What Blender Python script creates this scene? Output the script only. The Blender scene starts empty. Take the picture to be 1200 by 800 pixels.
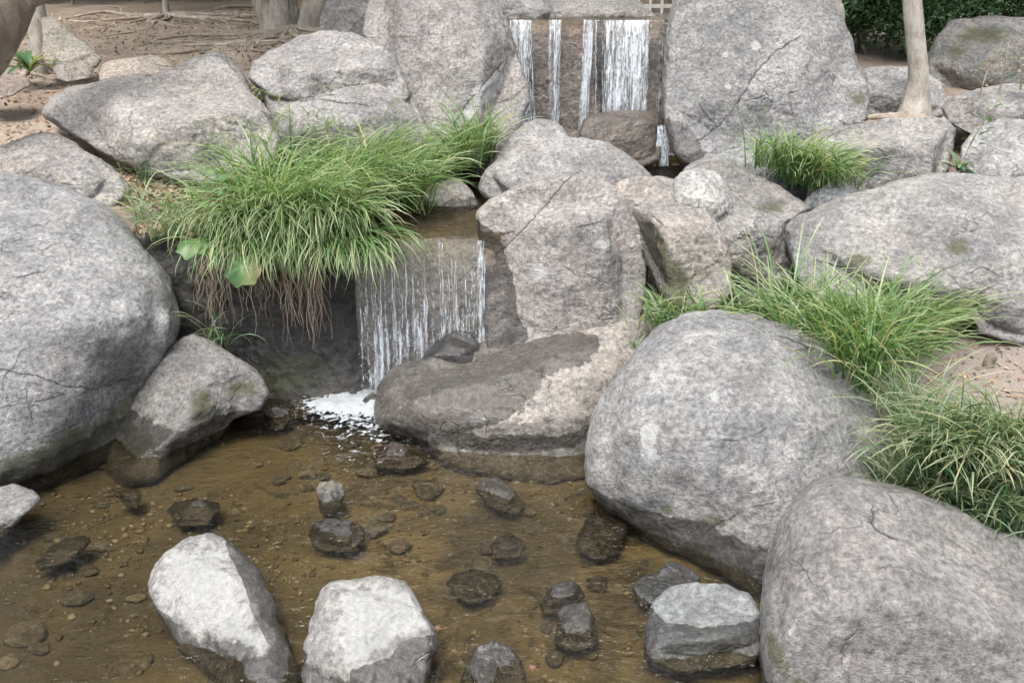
import bpy, bmesh, math, random
import numpy as np
from mathutils import Vector, Matrix, noise as mn

S = bpy.context.scene
COL = S.collection
R = math.radians
# ------------------------------------------------------------------ camera
F_PX = 1039.0
PITCH = R(22)
CAM = np.array((0.0, 0.0, 2.3))
cam_d = bpy.data.cameras.new("camera"); cam_d.sensor_width = 36; cam_d.lens = 36 * F_PX / 1200
cam_d.clip_end = 500; cam_d.clip_start = 0.05
cam = bpy.data.objects.new("camera", cam_d); COL.objects.link(cam)
cam.location = CAM; cam.rotation_euler = (math.pi / 2 - PITCH, 0, 0); S.camera = cam
FW = np.array((0, math.cos(PITCH), -math.sin(PITCH)))
UP = np.array((0, math.sin(PITCH), math.cos(PITCH)))
RT = np.array((1.0, 0, 0))
# ------------------------------------------------------------------ world, sun, exposure
SUN_EL, SUN_AZ = R(70), R(205)      # azimuth from +Y clockwise: light comes from behind the camera, a bit to the left
W = bpy.data.worlds.new("World"); S.world = W; W.use_nodes = True
wn = W.node_tree; wn.nodes.clear()
sky = wn.nodes.new('ShaderNodeTexSky'); sky.sky_type = 'NISHITA'; sky.sun_disc = False
sky.sun_elevation = SUN_EL; sky.sun_rotation = SUN_AZ; sky.air_density = 1.0; sky.dust_density = 4.0; sky.ozone_density = 1.0
hs = wn.nodes.new('ShaderNodeHueSaturation'); hs.inputs['Saturation'].default_value = 0.42
bg = wn.nodes.new('ShaderNodeBackground'); bg.inputs[1].default_value = 0.12
wo = wn.nodes.new('ShaderNodeOutputWorld')
wn.links.new(sky.outputs[0], hs.inputs['Color']); wn.links.new(hs.outputs[0], bg.inputs[0]); wn.links.new(bg.outputs[0], wo.inputs[0])
sd = bpy.data.lights.new("sun", 'SUN'); sd.energy = 1.5; sd.angle = R(25); sd.color = (1, 0.98, 0.95)
sun = bpy.data.objects.new("sun", sd); COL.objects.link(sun)
sdir = Vector((math.sin(SUN_AZ) * math.cos(SUN_EL), math.cos(SUN_AZ) * math.cos(SUN_EL), math.sin(SUN_EL)))
sun.rotation_euler = sdir.to_track_quat('Z', 'Y').to_euler()
S.view_settings.view_transform = 'Standard'; S.view_settings.look = 'None'
S.view_settings.exposure = 1.50; S.view_settings.gamma = 1.0
S.render.engine = 'CYCLES'
cy = S.cycles
cy.use_denoising = True; cy.max_bounces = 8; cy.diffuse_bounces = 3; cy.glossy_bounces = 3
cy.transparent_max_bounces = 16; cy.transmission_bounces = 4; cy.caustics_reflective = False; cy.caustics_refractive = False
cy.sample_clamp_indirect = 4; cy.use_adaptive_sampling = True; cy.adaptive_threshold = 0.02

rng = np.random.default_rng(7)
random.seed(7)

# ------------------------------------------------------------------ maths helpers
def ray(u, v):
    u = np.asarray(u, float)[..., None]; v = np.asarray(v, float)[..., None]
    return FW + RT * ((u - 600) / F_PX) + UP * ((400 - v) / F_PX)
def at_z(u, v, z):
    d = ray(u, v); t = (z - CAM[2]) / d[..., 2]; return CAM + d * t[..., None]
def at_y(u, v, y):
    d = ray(u, v); t = y / d[..., 1]; return CAM + d * t[..., None]
def axial(p): return float(np.dot(np.asarray(p) - CAM, FW))

def _h(i, j, k, s):
    n = (i * 374761393 + j * 668265263 + k * 2147483647 % 1013904223 + k * 1274126177 + s * 974634777) & 0xffffffff
    n = ((n ^ (n >> 13)) * 1274126177) & 0xffffffff
    n = ((n ^ (n >> 16)) * 2246822519) & 0xffffffff
    return ((n ^ (n >> 15)) & 0xffffff) / float(0xffffff) * 2 - 1
def vnoise(p, s=0):
    p = np.asarray(p, float); i = np.floor(p).astype(np.int64); f = p - i
    w = f * f * f * (f * (f * 6 - 15) + 10)
    r = 0
    for a in (0, 1):
        wa = w[:, 0] if a else 1 - w[:, 0]
        for b in (0, 1):
            wb = w[:, 1] if b else 1 - w[:, 1]
            for c in (0, 1):
                wc = w[:, 2] if c else 1 - w[:, 2]
                r = r + wa * wb * wc * _h(i[:, 0] + a, i[:, 1] + b, i[:, 2] + c, s)
    return r
_RM = np.array([[0.8, 0.6, 0], [-0.36, 0.48, 0.8], [0.48, -0.64, 0.6]])
def fbm(p, scale=1.0, octv=4, rough=0.5, s=0, ridged=False):
    p = np.asarray(p, float) * scale; a = 1.0; t = 0; tot = 0
    for o in range(octv):
        n = vnoise(p, s + o)
        if ridged: n = 1 - 2 * np.abs(n)
        t = t + a * n; tot += a; a *= rough; p = p @ _RM * 2.03 + 11.3
    return t / tot
def sstep(a, b, x):
    t = np.clip((x - a) / (b - a), 0, 1); return t * t * (3 - 2 * t)

# ------------------------------------------------------------------ object helpers
def put(o, parent=None):
    COL.objects.link(o)
    if parent: o.parent = parent
    return o
def tag(o, label=None, cat=None, group=None, kind=None):
    if label: o['label'] = label
    if cat: o['category'] = cat
    if group: o['group'] = group
    if kind: o['kind'] = kind
    return o
def empty(name, loc=(0, 0, 0)):
    o = bpy.data.objects.new(name, None); o.location = loc; o.empty_display_size = 0.1; put(o); return o
def mesh_np(name, V, Fc, mat, parent=None, smooth=True, attrs=None, origin=True, loc=None):
    """one mesh object from numpy arrays; Fc is (n,3) or (n,4)"""
    V = np.asarray(V, float); Fc = np.asarray(Fc, np.int32)
    if parent is not None: org = np.array(parent.location)
    elif loc is not None: org = np.array(loc, float)
    elif origin: org = np.array([V[:, 0].mean(), V[:, 1].mean(), V[:, 2].min()])
    else: org = np.zeros(3)
    me = bpy.data.meshes.new(name); k = Fc.shape[1]; n = len(Fc)
    me.vertices.add(len(V)); me.vertices.foreach_set('co', (V - org).astype(np.float32).ravel())
    me.loops.add(n * k); me.loops.foreach_set('vertex_index', Fc.ravel())
    me.polygons.add(n); me.polygons.foreach_set('loop_start', np.arange(0, n * k, k, dtype=np.int32))
    me.polygons.foreach_set('loop_total', np.full(n, k, np.int32))
    me.polygons.foreach_set('use_smooth', np.full(n, smooth))
    for an, av in (attrs or {}).items():
        at = me.attributes.new(an, 'FLOAT', 'POINT'); at.data.foreach_set('value', np.asarray(av, np.float32))
    me.update(calc_edges=True); me.validate()
    me.materials.append(mat)
    o = bpy.data.objects.new(name, me)
    if parent is None: o.location = org
    put(o, parent); return o
def merge(parts):
    Vs, Fs, off = [], [], 0
    for V, Fc in parts:
        Vs.append(V); Fs.append(np.asarray(Fc) + off); off += len(V)
    return np.vstack(Vs), np.vstack(Fs)
_ico = {}
def ico(n):
    if n not in _ico:
        bm = bmesh.new(); bmesh.ops.create_icosphere(bm, subdivisions=n, radius=1)
        bm.verts.ensure_lookup_table()
        _ico[n] = (np.array([v.co[:] for v in bm.verts]), np.array([[v.index for v in f.verts] for f in bm.faces], np.int32)); bm.free()
        _ico[n][0][:] /= np.linalg.norm(_ico[n][0], axis=1)[:, None]
    return _ico[n]
def vnormals(V, Fc):
    a, b, c = V[Fc[:, 0]], V[Fc[:, 1]], V[Fc[:, 2]]
    fn = np.cross(b - a, c - a); N = np.zeros_like(V)
    for q in range(3):
        for ax in range(3): N[:, ax] += np.bincount(Fc[:, q], fn[:, ax], len(V))
    return N / (np.linalg.norm(N, axis=1)[:, None] + 1e-12)

# ------------------------------------------------------------------ node helper
class NT:
    def __init__(s, nt): s.t = nt; nt.nodes.clear() if hasattr(nt, 'nodes') else None
    def n(s, typ, **kw):
        nd = s.t.nodes.new(typ)
        for k, v in kw.items(): setattr(nd, k, v)
        return nd
    def l(s, a, b): s.t.links.new(a, b)
    def setin(s, nd, key, v):
        if isinstance(v, bpy.types.NodeSocket): s.l(v, nd.inputs[key])
        elif v is not None: nd.inputs[key].default_value = v
    def math(s, op, a, b=None, c=None, clamp=False):
        nd = s.n('ShaderNodeMath', operation=op, use_clamp=clamp)
        s.setin(nd, 0, a); s.setin(nd, 1, b); s.setin(nd, 2, c); return nd.outputs[0]
    def noise(s, vec, scale, detail=4, rough=0.55, dist=0.0):
        nd = s.n('ShaderNodeTexNoise'); s.l(vec, nd.inputs['Vector'])
        nd.inputs['Scale'].default_value = scale; nd.inputs['Detail'].default_value = detail
        nd.inputs['Roughness'].default_value = rough; nd.inputs['Distortion'].default_value = dist; return nd.outputs['Fac']
    def ramp(s, x, a, b, lo=0.0, hi=1.0):
        nd = s.n('ShaderNodeMapRange'); nd.interpolation_type = 'SMOOTHSTEP'
        s.setin(nd, 'Value', x); s.setin(nd, 'From Min', a); s.setin(nd, 'From Max', b); s.setin(nd, 'To Min', lo); s.setin(nd, 'To Max', hi)
        return nd.outputs[0]
    def mix(s, f, a, b, mode='MIX'):
        nd = s.n('ShaderNodeMix', data_type='RGBA', blend_type=mode)
        s.setin(nd, 0, f)
        for k, v in ((6, a), (7, b)):
            if isinstance(v, tuple) and len(v) == 3: v = (*v, 1)
            s.setin(nd, k, v)
        return nd.outputs[2]
    def attr(s, name):
        return s.n('ShaderNodeAttribute', attribute_name=name).outputs['Fac']
    def bump(s, h, strength, dist, nrm=None):
        nd = s.n('ShaderNodeBump'); s.setin(nd, 'Height', h); s.setin(nd, 'Strength', strength); s.setin(nd, 'Distance', dist)
        if nrm: s.l(nrm, nd.inputs['Normal'])
        return nd.outputs[0]
def new_mat(name):
    m = bpy.data.materials.new(name); m.use_nodes = True; t = NT(m.node_tree)
    out = t.n('ShaderNodeOutputMaterial'); b = t.n('ShaderNodeBsdfPrincipled'); t.l(b.outputs[0], out.inputs[0]); return m, t, b, out

def rock_group():
    g = bpy.data.node_groups.new('rock_surface', 'ShaderNodeTree')
    I = g.interface
    def sk(n, ty, dv):
        x = I.new_socket(n, in_out='INPUT', socket_type=ty); x.default_value = dv
    sk('ColA', 'NodeSocketColor', (.3, .28, .26, 1)); sk('ColB', 'NodeSocketColor', (.2, .19, .18, 1)); sk('Tan', 'NodeSocketFloat', .2)
    sk('Lichen', 'NodeSocketFloat', .5); sk('WetZ', 'NodeSocketFloat', -50.); sk('Gloss', 'NodeSocketFloat', 0.); sk('Off', 'NodeSocketVector', (0, 0, 0))
    sk('Grain', 'NodeSocketFloat', 1.)
    I.new_socket('BSDF', in_out='OUTPUT', socket_type='NodeSocketShader')
    t = NT(g); gi = t.n('NodeGroupInput'); go = t.n('NodeGroupOutput')
    geo = t.n('ShaderNodeNewGeometry'); pos = geo.outputs['Position']
    va = t.n('ShaderNodeVectorMath', operation='ADD'); t.l(pos, va.inputs[0]); t.l(gi.outputs['Off'], va.inputs[1]); P = va.outputs[0]
    # streaked coordinates (steep grain in the stone)
    mp = t.n('ShaderNodeMapping'); t.l(P, mp.inputs[0]); mp.inputs['Rotation'].default_value = (.5, .5, .3); mp.inputs['Scale'].default_value = (1, 1, 3.2)
    n1 = t.noise(P, 1.9, 7, .62, .6); n2 = t.noise(P, 7, 9, .72, .3); n3 = t.noise(P, 42, 8, .75); n4 = t.noise(mp.outputs[0], 5, 8, .68, .8)
    n5 = t.noise(P, 150, 3, .7)
    c = t.mix(t.ramp(n1, .36, .64), gi.outputs['ColB'], gi.outputs['ColA'])
    c = t.mix(t.ramp(n4, .45, .62, 0, .5), c, t.mix(1.0, c, (1.28, 1.22, 1.16), 'MULTIPLY'))
    tanf = t.math('MULTIPLY', t.ramp(t.noise(P, 3.1, 6, .65, .8), .45, .64), gi.outputs['Tan'])
    c = t.mix(t.math('MULTIPLY', tanf, .75), c, (.40, .325, .255))
    c = t.mix(1.0, c, t.mix(t.ramp(n2, .25, .75), (.80, .80, .81), (1.17, 1.165, 1.155)), 'MULTIPLY')
    n6 = t.noise(P, 17, 8, .74, .3)
    c = t.mix(1.0, c, t.mix(t.ramp(n6, .30, .70), (.87, .87, .875), (1.13, 1.13, 1.12)), 'MULTIPLY')
    c = t.mix(1.0, c, t.mix(t.ramp(n3, .28, .72), (.48, .48, .49), (1.52, 1.52, 1.50)), 'MULTIPLY')
    hsv = t.n('ShaderNodeHueSaturation'); hsv.inputs['Saturation'].default_value = .72; t.l(c, hsv.inputs['Color']); c = hsv.outputs[0]
    # fine dark pits and pale crystals
    c = t.mix(t.ramp(n5, .64, .70, 0, .4), c, (.10, .095, .09))
    vz = t.n('ShaderNodeTexVoronoi'); t.l(P, vz.inputs['Vector']); vz.inputs['Scale'].default_value = 55
    spk = t.math('MULTIPLY', t.ramp(vz.outputs['Distance'], .34, .20), t.ramp(n2, .50, .60))
    lf = t.math('MULTIPLY', spk, gi.outputs['Lichen'])
    blot = t.math('MULTIPLY', t.ramp(t.noise(P, 17, 6, .62, .4), .60, .645), t.ramp(t.noise(P, 2.3, 3), .46, .62))
    blot = t.math('MULTIPLY', blot, gi.outputs['Lichen'])
    c = t.mix(t.math('MULTIPLY', lf, .55), c, (.56, .56, .53))
    c = t.mix(t.math('MULTIPLY', blot, .28), c, (.50, .51, .48))
    grb = t.math('MULTIPLY', t.ramp(t.noise(P, 11, 7, .7, .5), .56, .66), .55)
    c = t.mix(grb, c, (.135, .135, .13))
    # hairline joints
    dn = t.n('ShaderNodeTexNoise'); t.l(P, dn.inputs['Vector']); dn.inputs['Scale'].default_value = 3; dn.inputs['Detail'].default_value = 5
    dv = t.n('ShaderNodeVectorMath', operation='MULTIPLY_ADD'); t.l(dn.outputs['Color'], dv.inputs[0]); dv.inputs[1].default_value = (.55, .55, .55); t.l(P, dv.inputs[2])
    ve = t.n('ShaderNodeTexVoronoi', feature='DISTANCE_TO_EDGE'); t.l(dv.outputs[0], ve.inputs['Vector']); ve.inputs['Scale'].default_value = 1.5
    jo = t.math('MULTIPLY', t.ramp(ve.outputs['Distance'], .010, .0), t.ramp(t.noise(P, 1.7, 3), .50, .60))
    # painted attributes: pale scars, moss, wet (also one overhang's shade), crack
    nz = t.math('MULTIPLY', t.math('SUBTRACT', t.noise(P, 13, 7, .68), .5), 1.6)
    def edge(an, w=.06):
        a = t.math('ADD', t.attr(an), t.math('MULTIPLY', nz, t.ramp(t.attr(an), 0.02, .2)))
        return t.ramp(a, .5 - w, .5 + w)
    pale = edge('pale', .08)
    c = t.mix(t.math('MULTIPLY', pale, .6), c, t.mix(n3, (.40, .40, .39), (.66, .66, .64)))
    moss = edge('moss', .28)
    mcol = t.mix(t.noise(P, 40, 4), (.04, .048, .024), (.14, .14, .06))
    c = t.mix(t.math('MULTIPLY', moss, .72), c, mcol)
    wob = t.math('ADD', t.math('MULTIPLY', t.math('SUBTRACT', t.noise(P, 6, 6, .65), .5), .16), gi.outputs['WetZ'])
    sep = t.n('ShaderNodeSeparateXYZ'); t.l(pos, sep.inputs[0])
    dz = t.math('SUBTRACT', wob, sep.outputs['Z'])
    wz = t.ramp(dz, -.008, .008)
    algae = t.math('MULTIPLY', t.ramp(dz, -.05, .05), t.ramp(t.noise(P, 9, 5, .7), .46, .58))
    c = t.mix(t.math('MULTIPLY', algae, .6), c, (.085, .085, .035))
    wet = t.math('MAXIMUM', wz, edge('wet', .05), clamp=True)
    wet = t.math('MAXIMUM', wet, gi.outputs['Gloss'], clamp=True)
    c = t.mix(wet, c, t.mix(1.0, c, (.27, .26, .25), 'MULTIPLY'))
    cd = t.math('ADD', t.attr('crack'), t.math('MULTIPLY', t.math('SUBTRACT', t.noise(P, 16, 6, .75), .5), 11.))
    cf = t.math('MULTIPLY', t.ramp(t.math('ABSOLUTE', cd), 1.2, .3), t.math('MULTIPLY', t.attr('crackm'), t.ramp(n2, .38, .52, .25, 1.)))
    c = t.mix(t.math('MULTIPLY', cf, .65), c, (.03, .028, .026)); c = t.mix(t.math('MULTIPLY', jo, .15), c, (.05, .047, .045))
    b = t.n('ShaderNodeBsdfPrincipled'); t.l(c, b.inputs['Base Color'])
    rg = t.mix(wet, (.88, .88, .88), t.mix(n3, (.06, .06, .06), (.34, .34, .34))); t.l(rg, b.inputs['Roughness'])
    sp = t.mix(wet, (.22, .22, .22), (.5, .5, .5)); t.l(sp, b.inputs['Specular IOR Level'])
    t.l(t.math('MULTIPLY', wet, .6), b.inputs['Coat Weight']); b.inputs['Coat Roughness'].default_value = .10
    h = t.math('ADD', t.math('MULTIPLY', n2, 1.0), t.math('MULTIPLY', n3, .5))
    h = t.math('ADD', h, t.math('MULTIPLY', n4, .8))
    h = t.math('SUBTRACT', h, t.math('MULTIPLY', t.math('ADD', jo, cf), .5))
    h = t.math('ADD', h, t.math('MULTIPLY', moss, t.math('MULTIPLY', t.noise(P, 120, 3), .5)))
    h = t.math('MULTIPLY', h, gi.outputs['Grain'])
    h = t.math('ADD', h, t.math('MULTIPLY', n6, .9)); bn = t.bump(h, .85, .045); bn = t.bump(n5, .35, .006, bn)
    t.l(bn, b.inputs['Normal']); t.l(t.bump(h, .3, .03), b.inputs['Coat Normal']); t.l(b.outputs[0], go.inputs[0])
    return g
RG = rock_group()
_rm = [0]
def rock_mat(A=(.31, .29, .275), B=(.215, .205, .2), tan=.2, lichen=.6, wetz=-50., gloss=0., grain=1.):
    _rm[0] += 1
    m, t, b, out = new_mat('rock'); t.t.nodes.remove(b)
    g = t.n('ShaderNodeGroup'); g.node_tree = RG
    g.inputs['ColA'].default_value = (*A, 1); g.inputs['ColB'].default_value = (*B, 1); g.inputs['Tan'].default_value = tan
    g.inputs['Lichen'].default_value = lichen; g.inputs['WetZ'].default_value = wetz; g.inputs['Gloss'].default_value = gloss
    g.inputs['Off'].default_value = tuple(random.uniform(-40, 40) for _ in range(3)); g.inputs['Grain'].default_value = grain
    t.l(g.outputs[0], out.inputs[0]); return m

def leaf_mat(name, cols, tip=None, trans=.35, rough=.33):
    """cols: list of colours spread over attribute rnd; tip colour over attribute along"""
    m, t, b, out = new_mat(name)
    cr = t.n('ShaderNodeValToRGB'); t.l(t.attr('rnd'), cr.inputs[0]); e = cr.color_ramp.elements
    while len(e) < len(cols): e.new(0.5)
    for i, cc in enumerate(cols): e[i].position = i / (len(cols) - 1); e[i].color = (*cc, 1)
    c = cr.outputs[0]
    if tip: c = t.mix(t.ramp(t.attr('along'), .55, 1.0, 0, .5), c, tip)
    geo = t.n('ShaderNodeNewGeometry')
    c = t.mix(1., c, t.mix(t.noise(geo.outputs['Position'], 30, 3), (.7, .7, .7), (1.3, 1.3, 1.3)), 'MULTIPLY')
    t.l(c, b.inputs['Base Color']); b.inputs['Roughness'].default_value = rough; b.inputs['Specular IOR Level'].default_value = .4
    tr = t.n('ShaderNodeBsdfTranslucent'); t.l(t.mix(1., c, (1.3, 1.4, .7), 'MULTIPLY'), tr.inputs[0])
    mx = t.n('ShaderNodeMixShader'); mx.inputs[0].default_value = trans; t.l(b.outputs[0], mx.inputs[1]); t.l(tr.outputs[0], mx.inputs[2]); t.l(mx.outputs[0], out.inputs[0])
    return m
M_GRASS = leaf_mat('grass_blade', [(.05, .115, .038), (.085, .18, .05), (.12, .235, .07), (.17, .28, .11), (.24, .31, .17), (.42, .36, .22)], tip=(.46, .50, .30))
M_GRASS2 = leaf_mat('grass_pale', [(.06, .125, .065), (.10, .19, .095), (.16, .25, .14), (.25, .31, .20), (.45, .40, .27)], tip=(.42, .42, .27))
M_DRY = leaf_mat('dry_blade', [(.26, .19, .15), (.40, .31, .25), (.54, .44, .36), (.34, .25, .20)], trans=.2, rough=.8)
M_LEAF = leaf_mat('dark_leaf', [(.025, .055, .026), (.045, .10, .042), (.075, .15, .06), (.13, .21, .09)], trans=.25, rough=.35)
M_BROAD = leaf_mat('broad_leaf', [(.05, .12, .055), (.09, .18, .065), (.24, .28, .12), (.40, .30, .20)], trans=.3, rough=.4)
M_LITTER = leaf_mat('leaf_litter', [(.15, .09, .06), (.28, .18, .12), (.42, .31, .22), (.20, .14, .10), (.46, .37, .29)], trans=.1, rough=.8)
M_RED = leaf_mat('red_leaf', [(.16, .075, .05), (.22, .12, .085)], trans=.1, rough=.6)

def bark_mat(name, A, B, moss=.2):
    m, t, b, out = new_mat(name); tc = t.n('ShaderNodeNewGeometry'); P = tc.outputs['Position']
    mp = t.n('ShaderNodeMapping'); t.l(P, mp.inputs[0]); mp.inputs['Scale'].default_value = (1, 1, .35)
    a = t.noise(mp.outputs[0], 16, 8, .7, .5); s2 = t.noise(P, 4, 5, .6, .5); f = t.noise(P, 90, 4, .7)
    c = t.mix(t.ramp(a, .35, .65), B, A); c = t.mix(t.math('MULTIPLY', t.ramp(s2, .5, .68), .6), c, (.52, .49, .43))
    c = t.mix(t.math('MULTIPLY', t.ramp(t.noise(P, 6, 5, .7), .55, .66), moss), c, (.12, .15, .08))
    c = t.mix(1., c, t.mix(f, (.55, .55, .55), (1.45, 1.45, 1.45)), 'MULTIPLY')
    t.l(c, b.inputs['Base Color']); b.inputs['Roughness'].default_value = .9
    t.l(t.bump(t.math('ADD', a, t.math('MULTIPLY', f, .3)), .7, .02), b.inputs['Normal']); return m
M_BARK = bark_mat('bark_grey', (.41, .375, .32), (.24, .215, .18))
M_BARKD = bark_mat('bark_dark', (.22, .175, .135), (.12, .095, .075), .1)
M_ROOT = bark_mat('root_bark', (.31, .26, .205), (.19, .155, .12), .05)

# ------------------------------------------------------------------ terrain
CP = np.array([(-2.0, 5.1, .98), (-1.4, 5.0, .94), (-1, 5.6, .98), (-1, 6.1, 1.0), (-2.3, 5.8, 1.08), (-3.2, 6, 1.2), (-3.4, 6.7, 1.32), (-4.3, 8.5, 1.5),
    (-2.8, 8.85, 1.65), (-2.4, 9.9, 1.78), (-3, 12, 2.0), (-6, 9, 1.6), (-6, 6, 1.4), (-4, 5, 1.1), (-4, 3, .9), (0, 8.5, 1.93), (1.3, 8.5, 1.93), (0, 10, 2.0),
    (0, 13, 2.12), (3, 9.5, 1.68), (4.2, 7.6, 1.36), (2.9, 7.6, 1.42), (2.7, 6.6, 1.38), (3, 5.4, .9), (1.8, 4.2, .5), (2.4, 4.2, .50), (1.8, 3.55, .42), (1.8, 2.6, .38), (3, 3, .5),
    (4, 5, .95), (5, 8, 1.45), (1.2, 5.0, .52), (1.2, 5.6, .66), (1.6, 6.3, .92), (.5, 5.5, .6), (6, 12, 1.95), (-8, 14, 2.1), (-6, 1, .8), (5, 1, .5), (1.5, 0, .3), (0, 20, 2.5), (-15, 20, 2.5), (15, 20, 2.6),
    (0, 45, 4), (-40, 45, 4), (40, 45, 4), (-40, 0, 1.5), (40, 0, 1.5), (0, -30, .8), (-40, -30, 1), (40, -30, 1), (-2.2, 7.4, 1.42), (-1.4, 7.4, 1.35), (2.2, 6.9, 1.3)], float)
def _k(d): return d
_d = np.linalg.norm(CP[:, None, :2] - CP[None, :, :2], axis=2)
_A = np.block([[_d, np.ones((len(CP), 1))], [np.ones((1, len(CP))), np.zeros((1, 1))]])
_w = np.linalg.solve(_A, np.append(CP[:, 2], 0))
def poly_sd(x, y, poly):
    """signed distance to polygon, negative inside"""
    P = np.stack([x, y], 1); d = np.full(len(x), 1e9); ins = np.zeros(len(x), bool); n = len(poly)
    for i in range(n):
        a = np.array(poly[i]); b = np.array(poly[(i + 1) % n]); e = b - a; w = P - a
        t = np.clip((w @ e) / (e @ e), 0, 1); d = np.minimum(d, np.linalg.norm(w - t[:, None] * e, axis=1))
        c = ((a[1] > y) != (b[1] > y)) & (x < (b[0] - a[0]) * (y - a[1]) / (b[1] - a[1] + 1e-12) + a[0]); ins ^= c
    return np.where(ins, -d, d)
LOWER = [(-8, 5.2), (-3.0, 5.32), (-2.35, 5.25), (-2.2, 5.38), (-1.6, 5.40), (-.9, 5.40), (0.0, 5.40), (.5, 5.2), (.8, 4.75), (1.15, 4.4), (1.55, 4.05), (1.72, 3.7), (1.78, 3.35), (2.3, 3.2), (3.6, 3.1), (3.6, -3), (-8, -3)]
UPPER = [(-1.02, 4.9), (-.1, 4.9), (-.05, 5.9), (.5, 6.4), (1.55, 6.6), (1.55, 7.6), (-.1, 7.6), (-.75, 7.0), (-.85, 6.2), (-.9, 5.6), (-1.1, 5.3)]
def ground_z(x, y):
    x = np.atleast_1d(np.asarray(x, float)); y = np.atleast_1d(np.asarray(y, float)); z = np.full(len(x), _w[-1])
    for (cx, cyy, _), w in zip(CP, _w[:-1]): z += w * np.hypot(x - cx, y - cyy)
    P = np.stack([x, y, np.zeros_like(x)], 1)
    z = z + .05 * fbm(P, 1.3, 4, .5, 3) + .012 * fbm(P, 9, 3, .5, 9)
    su = poly_sd(x, y, UPPER); m = sstep(.16, -.12, su); z = z * (1 - m) + m * (.88 + .02 * fbm(P, 4, 3, .5, 5))
    sl = poly_sd(x, y, LOWER) + .05 * fbm(P, 2.5, 3, .5, 8); m = sstep(.10, -.30, sl)
    bed = -.105 - .05 * sstep(-.6, -2.2, x) * sstep(4.2, 2.9, y) + .035 * fbm(P, 2.0, 4, .5, 12) + .012 * fbm(P, 12, 3, .6, 14)
    z = z * (1 - m) + m * bed
    return z
gx = np.unique(np.concatenate([np.linspace(-60, -7, 20), np.linspace(-7, 7, 480), np.linspace(7, 60, 20)]))
gy = np.unique(np.concatenate([np.linspace(-40, .5, 20), np.linspace(.5, 9, 340), np.linspace(9, 16, 120), np.linspace(16, 80, 22)]))
GX, GY = np.meshgrid(gx, gy); gv = np.stack([GX.ravel(), GY.ravel()], 1)
gz = np.concatenate([ground_z(a[:, 0], a[:, 1]) for a in np.array_split(gv, 8)])
nx_, ny_ = len(gx), len(gy)
idx = np.arange(nx_ * ny_).reshape(ny_, nx_)
gq = np.stack([idx[:-1, :-1].ravel(), idx[:-1, 1:].ravel(), idx[1:, 1:].ravel(), idx[1:, :-1].ravel()], 1)
bedm = sstep(.12, -.05, poly_sd(gv[:, 0], gv[:, 1], LOWER)); bedu = sstep(.08, -.05, poly_sd(gv[:, 0], gv[:, 1], UPPER))
def ground_mat():
    m, t, b, out = new_mat('soil'); P = t.n('ShaderNodeNewGeometry').outputs['Position']
    a = t.noise(P, 1.2, 6, .65, .5); f = t.noise(P, 35, 8, .75); g = t.noise(P, 8, 7, .7, .4); k = t.noise(P, 160, 3, .7)
    c = t.mix(t.ramp(a, .35, .65), (.235, .185, .145), (.37, .305, .245))
    c = t.mix(t.ramp(g, .52, .68), c, (.20, .14, .105))
    c = t.mix(t.math('MULTIPLY', t.ramp(f, .56, .66), .6), c, (.48, .40, .33))
    c = t.mix(1., c, t.mix(k, (.55, .55, .55), (1.4, 1.4, 1.4)), 'MULTIPLY')
    sx = t.n('ShaderNodeSeparateXYZ'); t.l(P, sx.inputs[0])
    rb = t.math('MULTIPLY', t.ramp(sx.outputs['X'], .6, 1.6), t.ramp(sx.outputs['Y'], 6.3, 5.2))
    c = t.mix(t.math('MULTIPLY', rb, .75), c, t.mix(g, (.19, .158, .142), (.34, .295, .268)))
    # soil blends to a darker brown farther back
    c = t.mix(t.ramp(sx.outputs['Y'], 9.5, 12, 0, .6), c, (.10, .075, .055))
    # pool bed: silt, ochre sand and dark patches
    bd = t.mix(t.ramp(t.noise(P, 1.6, 5, .6, .8), .38, .62), (.115, .102, .072), (.215, .18, .11))
    bd = t.mix(t.ramp(t.noise(P, 5, 7, .7, .6), .50, .68), bd, (.062, .055, .04))
    bd = t.mix(t.math('MULTIPLY', t.ramp(f, .58, .68), .5), bd, (.25, .22, .16))
    bd = t.mix(1., bd, t.mix(k, (.7, .7, .7), (1.3, 1.3, 1.3)), 'MULTIPLY')
    bd = t.mix(t.math('MULTIPLY', t.ramp(t.math('ADD', sx.outputs['X'], t.math('MULTIPLY', t.noise(P, 1.1, 4), 1.6)), .4, -1.0), .5), bd, (.07, .062, .045))  # bed colour blends darker towards the left
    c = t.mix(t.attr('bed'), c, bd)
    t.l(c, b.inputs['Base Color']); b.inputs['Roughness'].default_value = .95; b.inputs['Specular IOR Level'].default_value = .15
    h = t.math('ADD', t.math('ADD', g, t.math('MULTIPLY', f, .6)), t.math('MULTIPLY', k, .2))
    t.l(t.bump(h, .8, .03), b.inputs['Normal']); return m
tag(mesh_np('ground', np.column_stack([gv, gz]), gq, ground_mat(), attrs={'bed': np.maximum(bedm * sstep(.10, .0, gz), bedu)}, origin=False), kind='structure')

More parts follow.
